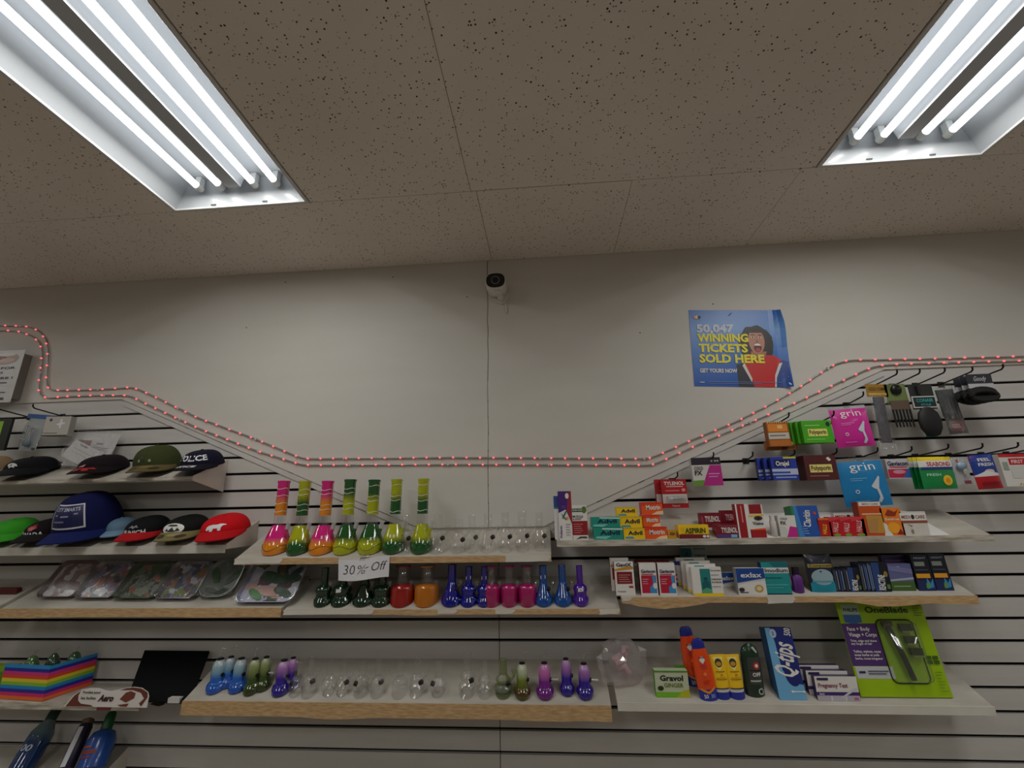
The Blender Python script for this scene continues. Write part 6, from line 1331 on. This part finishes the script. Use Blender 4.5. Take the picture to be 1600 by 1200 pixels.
for k, (x, y, h, c) in enumerate([(-0.16, 0.07, 0.0, (60, 100, 40)), (-0.085, 0.085, 0.004, (30, 60, 40)), (-0.035, 0.125, 0.0, (50, 100, 50))]):
    r2 = tag(empty('glass_bubbler', (xc+x, -0.187+y, zc0+0.001)), ['green glass piece at the left inside the striped carton', 'dark green glass piece in the middle of the striped carton', 'pale green glass piece at the right in the striped carton'][k], 'glass pipe', 'glass pieces inside the striped carton')
    b = MB(); b.lathe([(0.02, 0.0), (0.024, 0.02), (0.024, Hc-0.02), (0.016, Hc+0.004), (0.008, Hc+0.012+h)], grad_mat(((0, c), (1, tuple(min(255, q+40) for q in c))), 0.3), 18); b.build('body', r2, smooth=True)
    b = MB(); b.tube([(0, 0, Hc+0.008), (0.002, 0, Hc+h+0.022), (0.016, -0.002, Hc+h+0.03)], 0.005, GLASS, 10); b.build('mouthpiece', r2, smooth=True)
carton('green_carton', 'lime green carton at the left edge behind the striped one', 'box', (-30, 1040, 15, 1088), None, 0.03, (120, 160, 40), [('r', 0.6, 0.3, 0.95, 0.8, (90, 130, 30))], Y=-0.12)
# black board leaning back
root = empty('black_panel', (0, 0, 0)); tag(root, 'square black board leaning on the lower left shelf', 'board')
q = [(207, 1100, -0.175), (272, 1098, -0.15), (310, 1062, -0.09), (327, 1017, -0.03), (226, 1016, -0.03)]
P3 = []
for px, py, Y in ((197, 1096, -0.165), (297, 1096, -0.165), (327, 1017, -0.02), (226, 1016, -0.02)):
    x, z = at(px, py, Y); P3.append(Vector((x, Y, z)))
org = (P3[0]+P3[1])/2; root.location = org
zf4 = SH['l4']
nrm = (P3[1]-P3[0]).cross(P3[3]-P3[0]).normalized()*0.006
v = [p_-org for p_ in P3]+[p_-org-nrm for p_ in P3]
b = MB(); b.add(v, [(0,1,2,3),(7,6,5,4),(0,4,5,1),(1,5,6,2),(2,6,7,3),(3,7,4,0)], mat((7, 7, 9), 0.75, spec=0.15)); b.build('board', root)
# die-cut chocolate sign
Ys = -0.20
Ws = width_at(103, 232, 1088, Ys); Hs = height_at(168, 1073, 1105, Ys)
root = tag(empty('shelf_sign', (at(167, 1090, Ys)[0], Ys, at(167, 1105, Ys)[1])), 'brown and white shaped chocolate sign on the shelf edge', 'sign')
out = [(0,0),(1,0),(1.0,0.55),(0.98,0.75),(0.90,0.95),(0.80,1.0),(0.70,0.95),(0.60,0.84),(0.52,0.78),(0.46,0.82),(0.38,0.92),(0.28,0.93),(0.18,0.86),(0.08,0.55)]
b = MB(); b.prism([((u-0.5)*Ws, v*Hs) for u, v in out], 0.0, 0.0025, mat((226, 222, 218), 0.45)); b.build('board', root)
BR = (110, 56, 44)
prints(root, [('p', [(0.02,0.02),(0.10,0.55),(0.17,0.80),(0.15,0.55),(0.16,0.3),(0.20,0.16),(0.32,0.10),(0.36,0.02)], BR), ('p', [(0.64,0.84),(0.72,0.94),(0.80,0.98),(0.90,0.93),(0.98,0.74),(0.99,0.5),(0.93,0.05),(0.90,0.2),(0.95,0.45),(0.90,0.72),(0.80,0.85)], BR), ('p', [(0.66,0.40),(0.72,0.72),(0.78,0.80),(0.84,0.70),(0.83,0.45),(0.74,0.24)], (120, 62, 48)), ('p', [(0.65,0.12),(0.78,0.2),(0.76,0.04),(0.68,0.05)], (120, 62, 48)),
   ('t', 'Fondez pour', 0.20, 0.66, 0.13, (40, 26, 24), {'a': 'l', 'w': 0.22}), ('t', 'les bulles', 0.19, 0.38, 0.13, (40, 26, 24), {'a': 'l', 'w': 0.18}), ('t', 'Aero', 0.40, 0.30, 0.30, (60, 30, 30), {'a': 'l', 'w': 0.18, 'b': 0.05, 'i': 0.35})], Ws, Hs)
b = MB(); b.box(-0.035, 0.02, 0.003, 0.012, -0.012, 0.004, mat((120, 50, 60), 0.4)); b.build('clip', root)
carton('white_block', 'small white block on the shelf beside the black board', 'block', (262, 1091, 280, 1099), None, 0.02, (206, 204, 200), Y=-0.17)
# leaning bottles at the very bottom left
def lean_bottle(label, p_top, p_bot, Yt, Yb, R, pieces, name='spray_bottle', art=None):
    a = Vector((at(*p_bot, Yb)[0], Yb, at(*p_bot, Yb)[1])); c = Vector((at(*p_top, Yt)[0], Yt, at(*p_top, Yt)[1]))
    d = c-a; H = d.length
    root = tag(empty(name, a), label, 'bottle', 'bottles leaning on the lowest left shelf')
    root.rotation_mode = 'QUATERNION'; root.rotation_quaternion = Vector((0, 0, 1)).rotation_difference(d.normalized())
    for nm, pr, mt in pieces:
        b = MB(); b.lathe([(r*R, z*H) for r, z in pr], mt, 22); b.build(nm, root, smooth=True)
    if art:
        prints(root, art, 2*R, H, lambda u, v, e: ((R+e)*math.sin((u-0.5)*2.0), -(R+e+0.0006)*math.cos((u-0.5)*2.0), v*H), True, 0.0006)
lean_bottle('clear blue bottle leaning at the bottom left corner', (90, 1106), (29, 1208), -0.03, -0.13, 0.040, [('body', [(0.85,0),(1,0.02),(1,0.45),(0.95,0.6),(0.6,0.74),(0.42,0.80)], grad_mat(((0, (20, 60, 120)), (0.55, (24, 70, 130)), (0.75, (110, 140, 150)), (1.0, (130, 150, 150))), 0.35)), ('cap', [(0.46,0.80),(0.46,0.98),(0.40,1.0)], mat((24, 60, 50), 0.4))], art=[('t', '100', 0.5, 0.30, 0.10, (180, 190, 200), {'w': 0.6, 'i': 0.2})])
lean_bottle('blue bottle with green cap under the chocolate sign', (176, 1112), (141, 1204), -0.05, -0.13, 0.046, [('body', [(0.85,0),(1,0.03),(1,0.5),(0.75,0.64),(0.42,0.68)], mat((20, 70, 150), 0.3, coat=0.4)), ('cap', [(0.40,0.68),(0.42,0.72),(0.36,0.95),(0.28,1.0)], mat((14, 84, 40), 0.35))], art=[('r', 0.2, 0.25, 0.8, 0.32, (130, 50, 40)), ('r', 0.2, 0.18, 0.7, 0.21, (120, 40, 60)), ('r', 0.2, 0.36, 0.6, 0.39, (170, 80, 50))])
lean_bottle('dark tube with white stripe left of the blue bottle', (140, 1122), (103, 1202), -0.06, -0.14, 0.024, [('body', [(0.9,0),(1,0.02),(1,0.8),(0.8,0.88)], mat((34, 26, 50), 0.35)), ('cap', [(0.8,0.88),(0.8,0.97),(0.4,1.0)], mat((96, 72, 50), 0.4))], name='dark_tube', art=[('r', 0.35, 0.02, 0.75, 0.8, (196, 198, 206))])
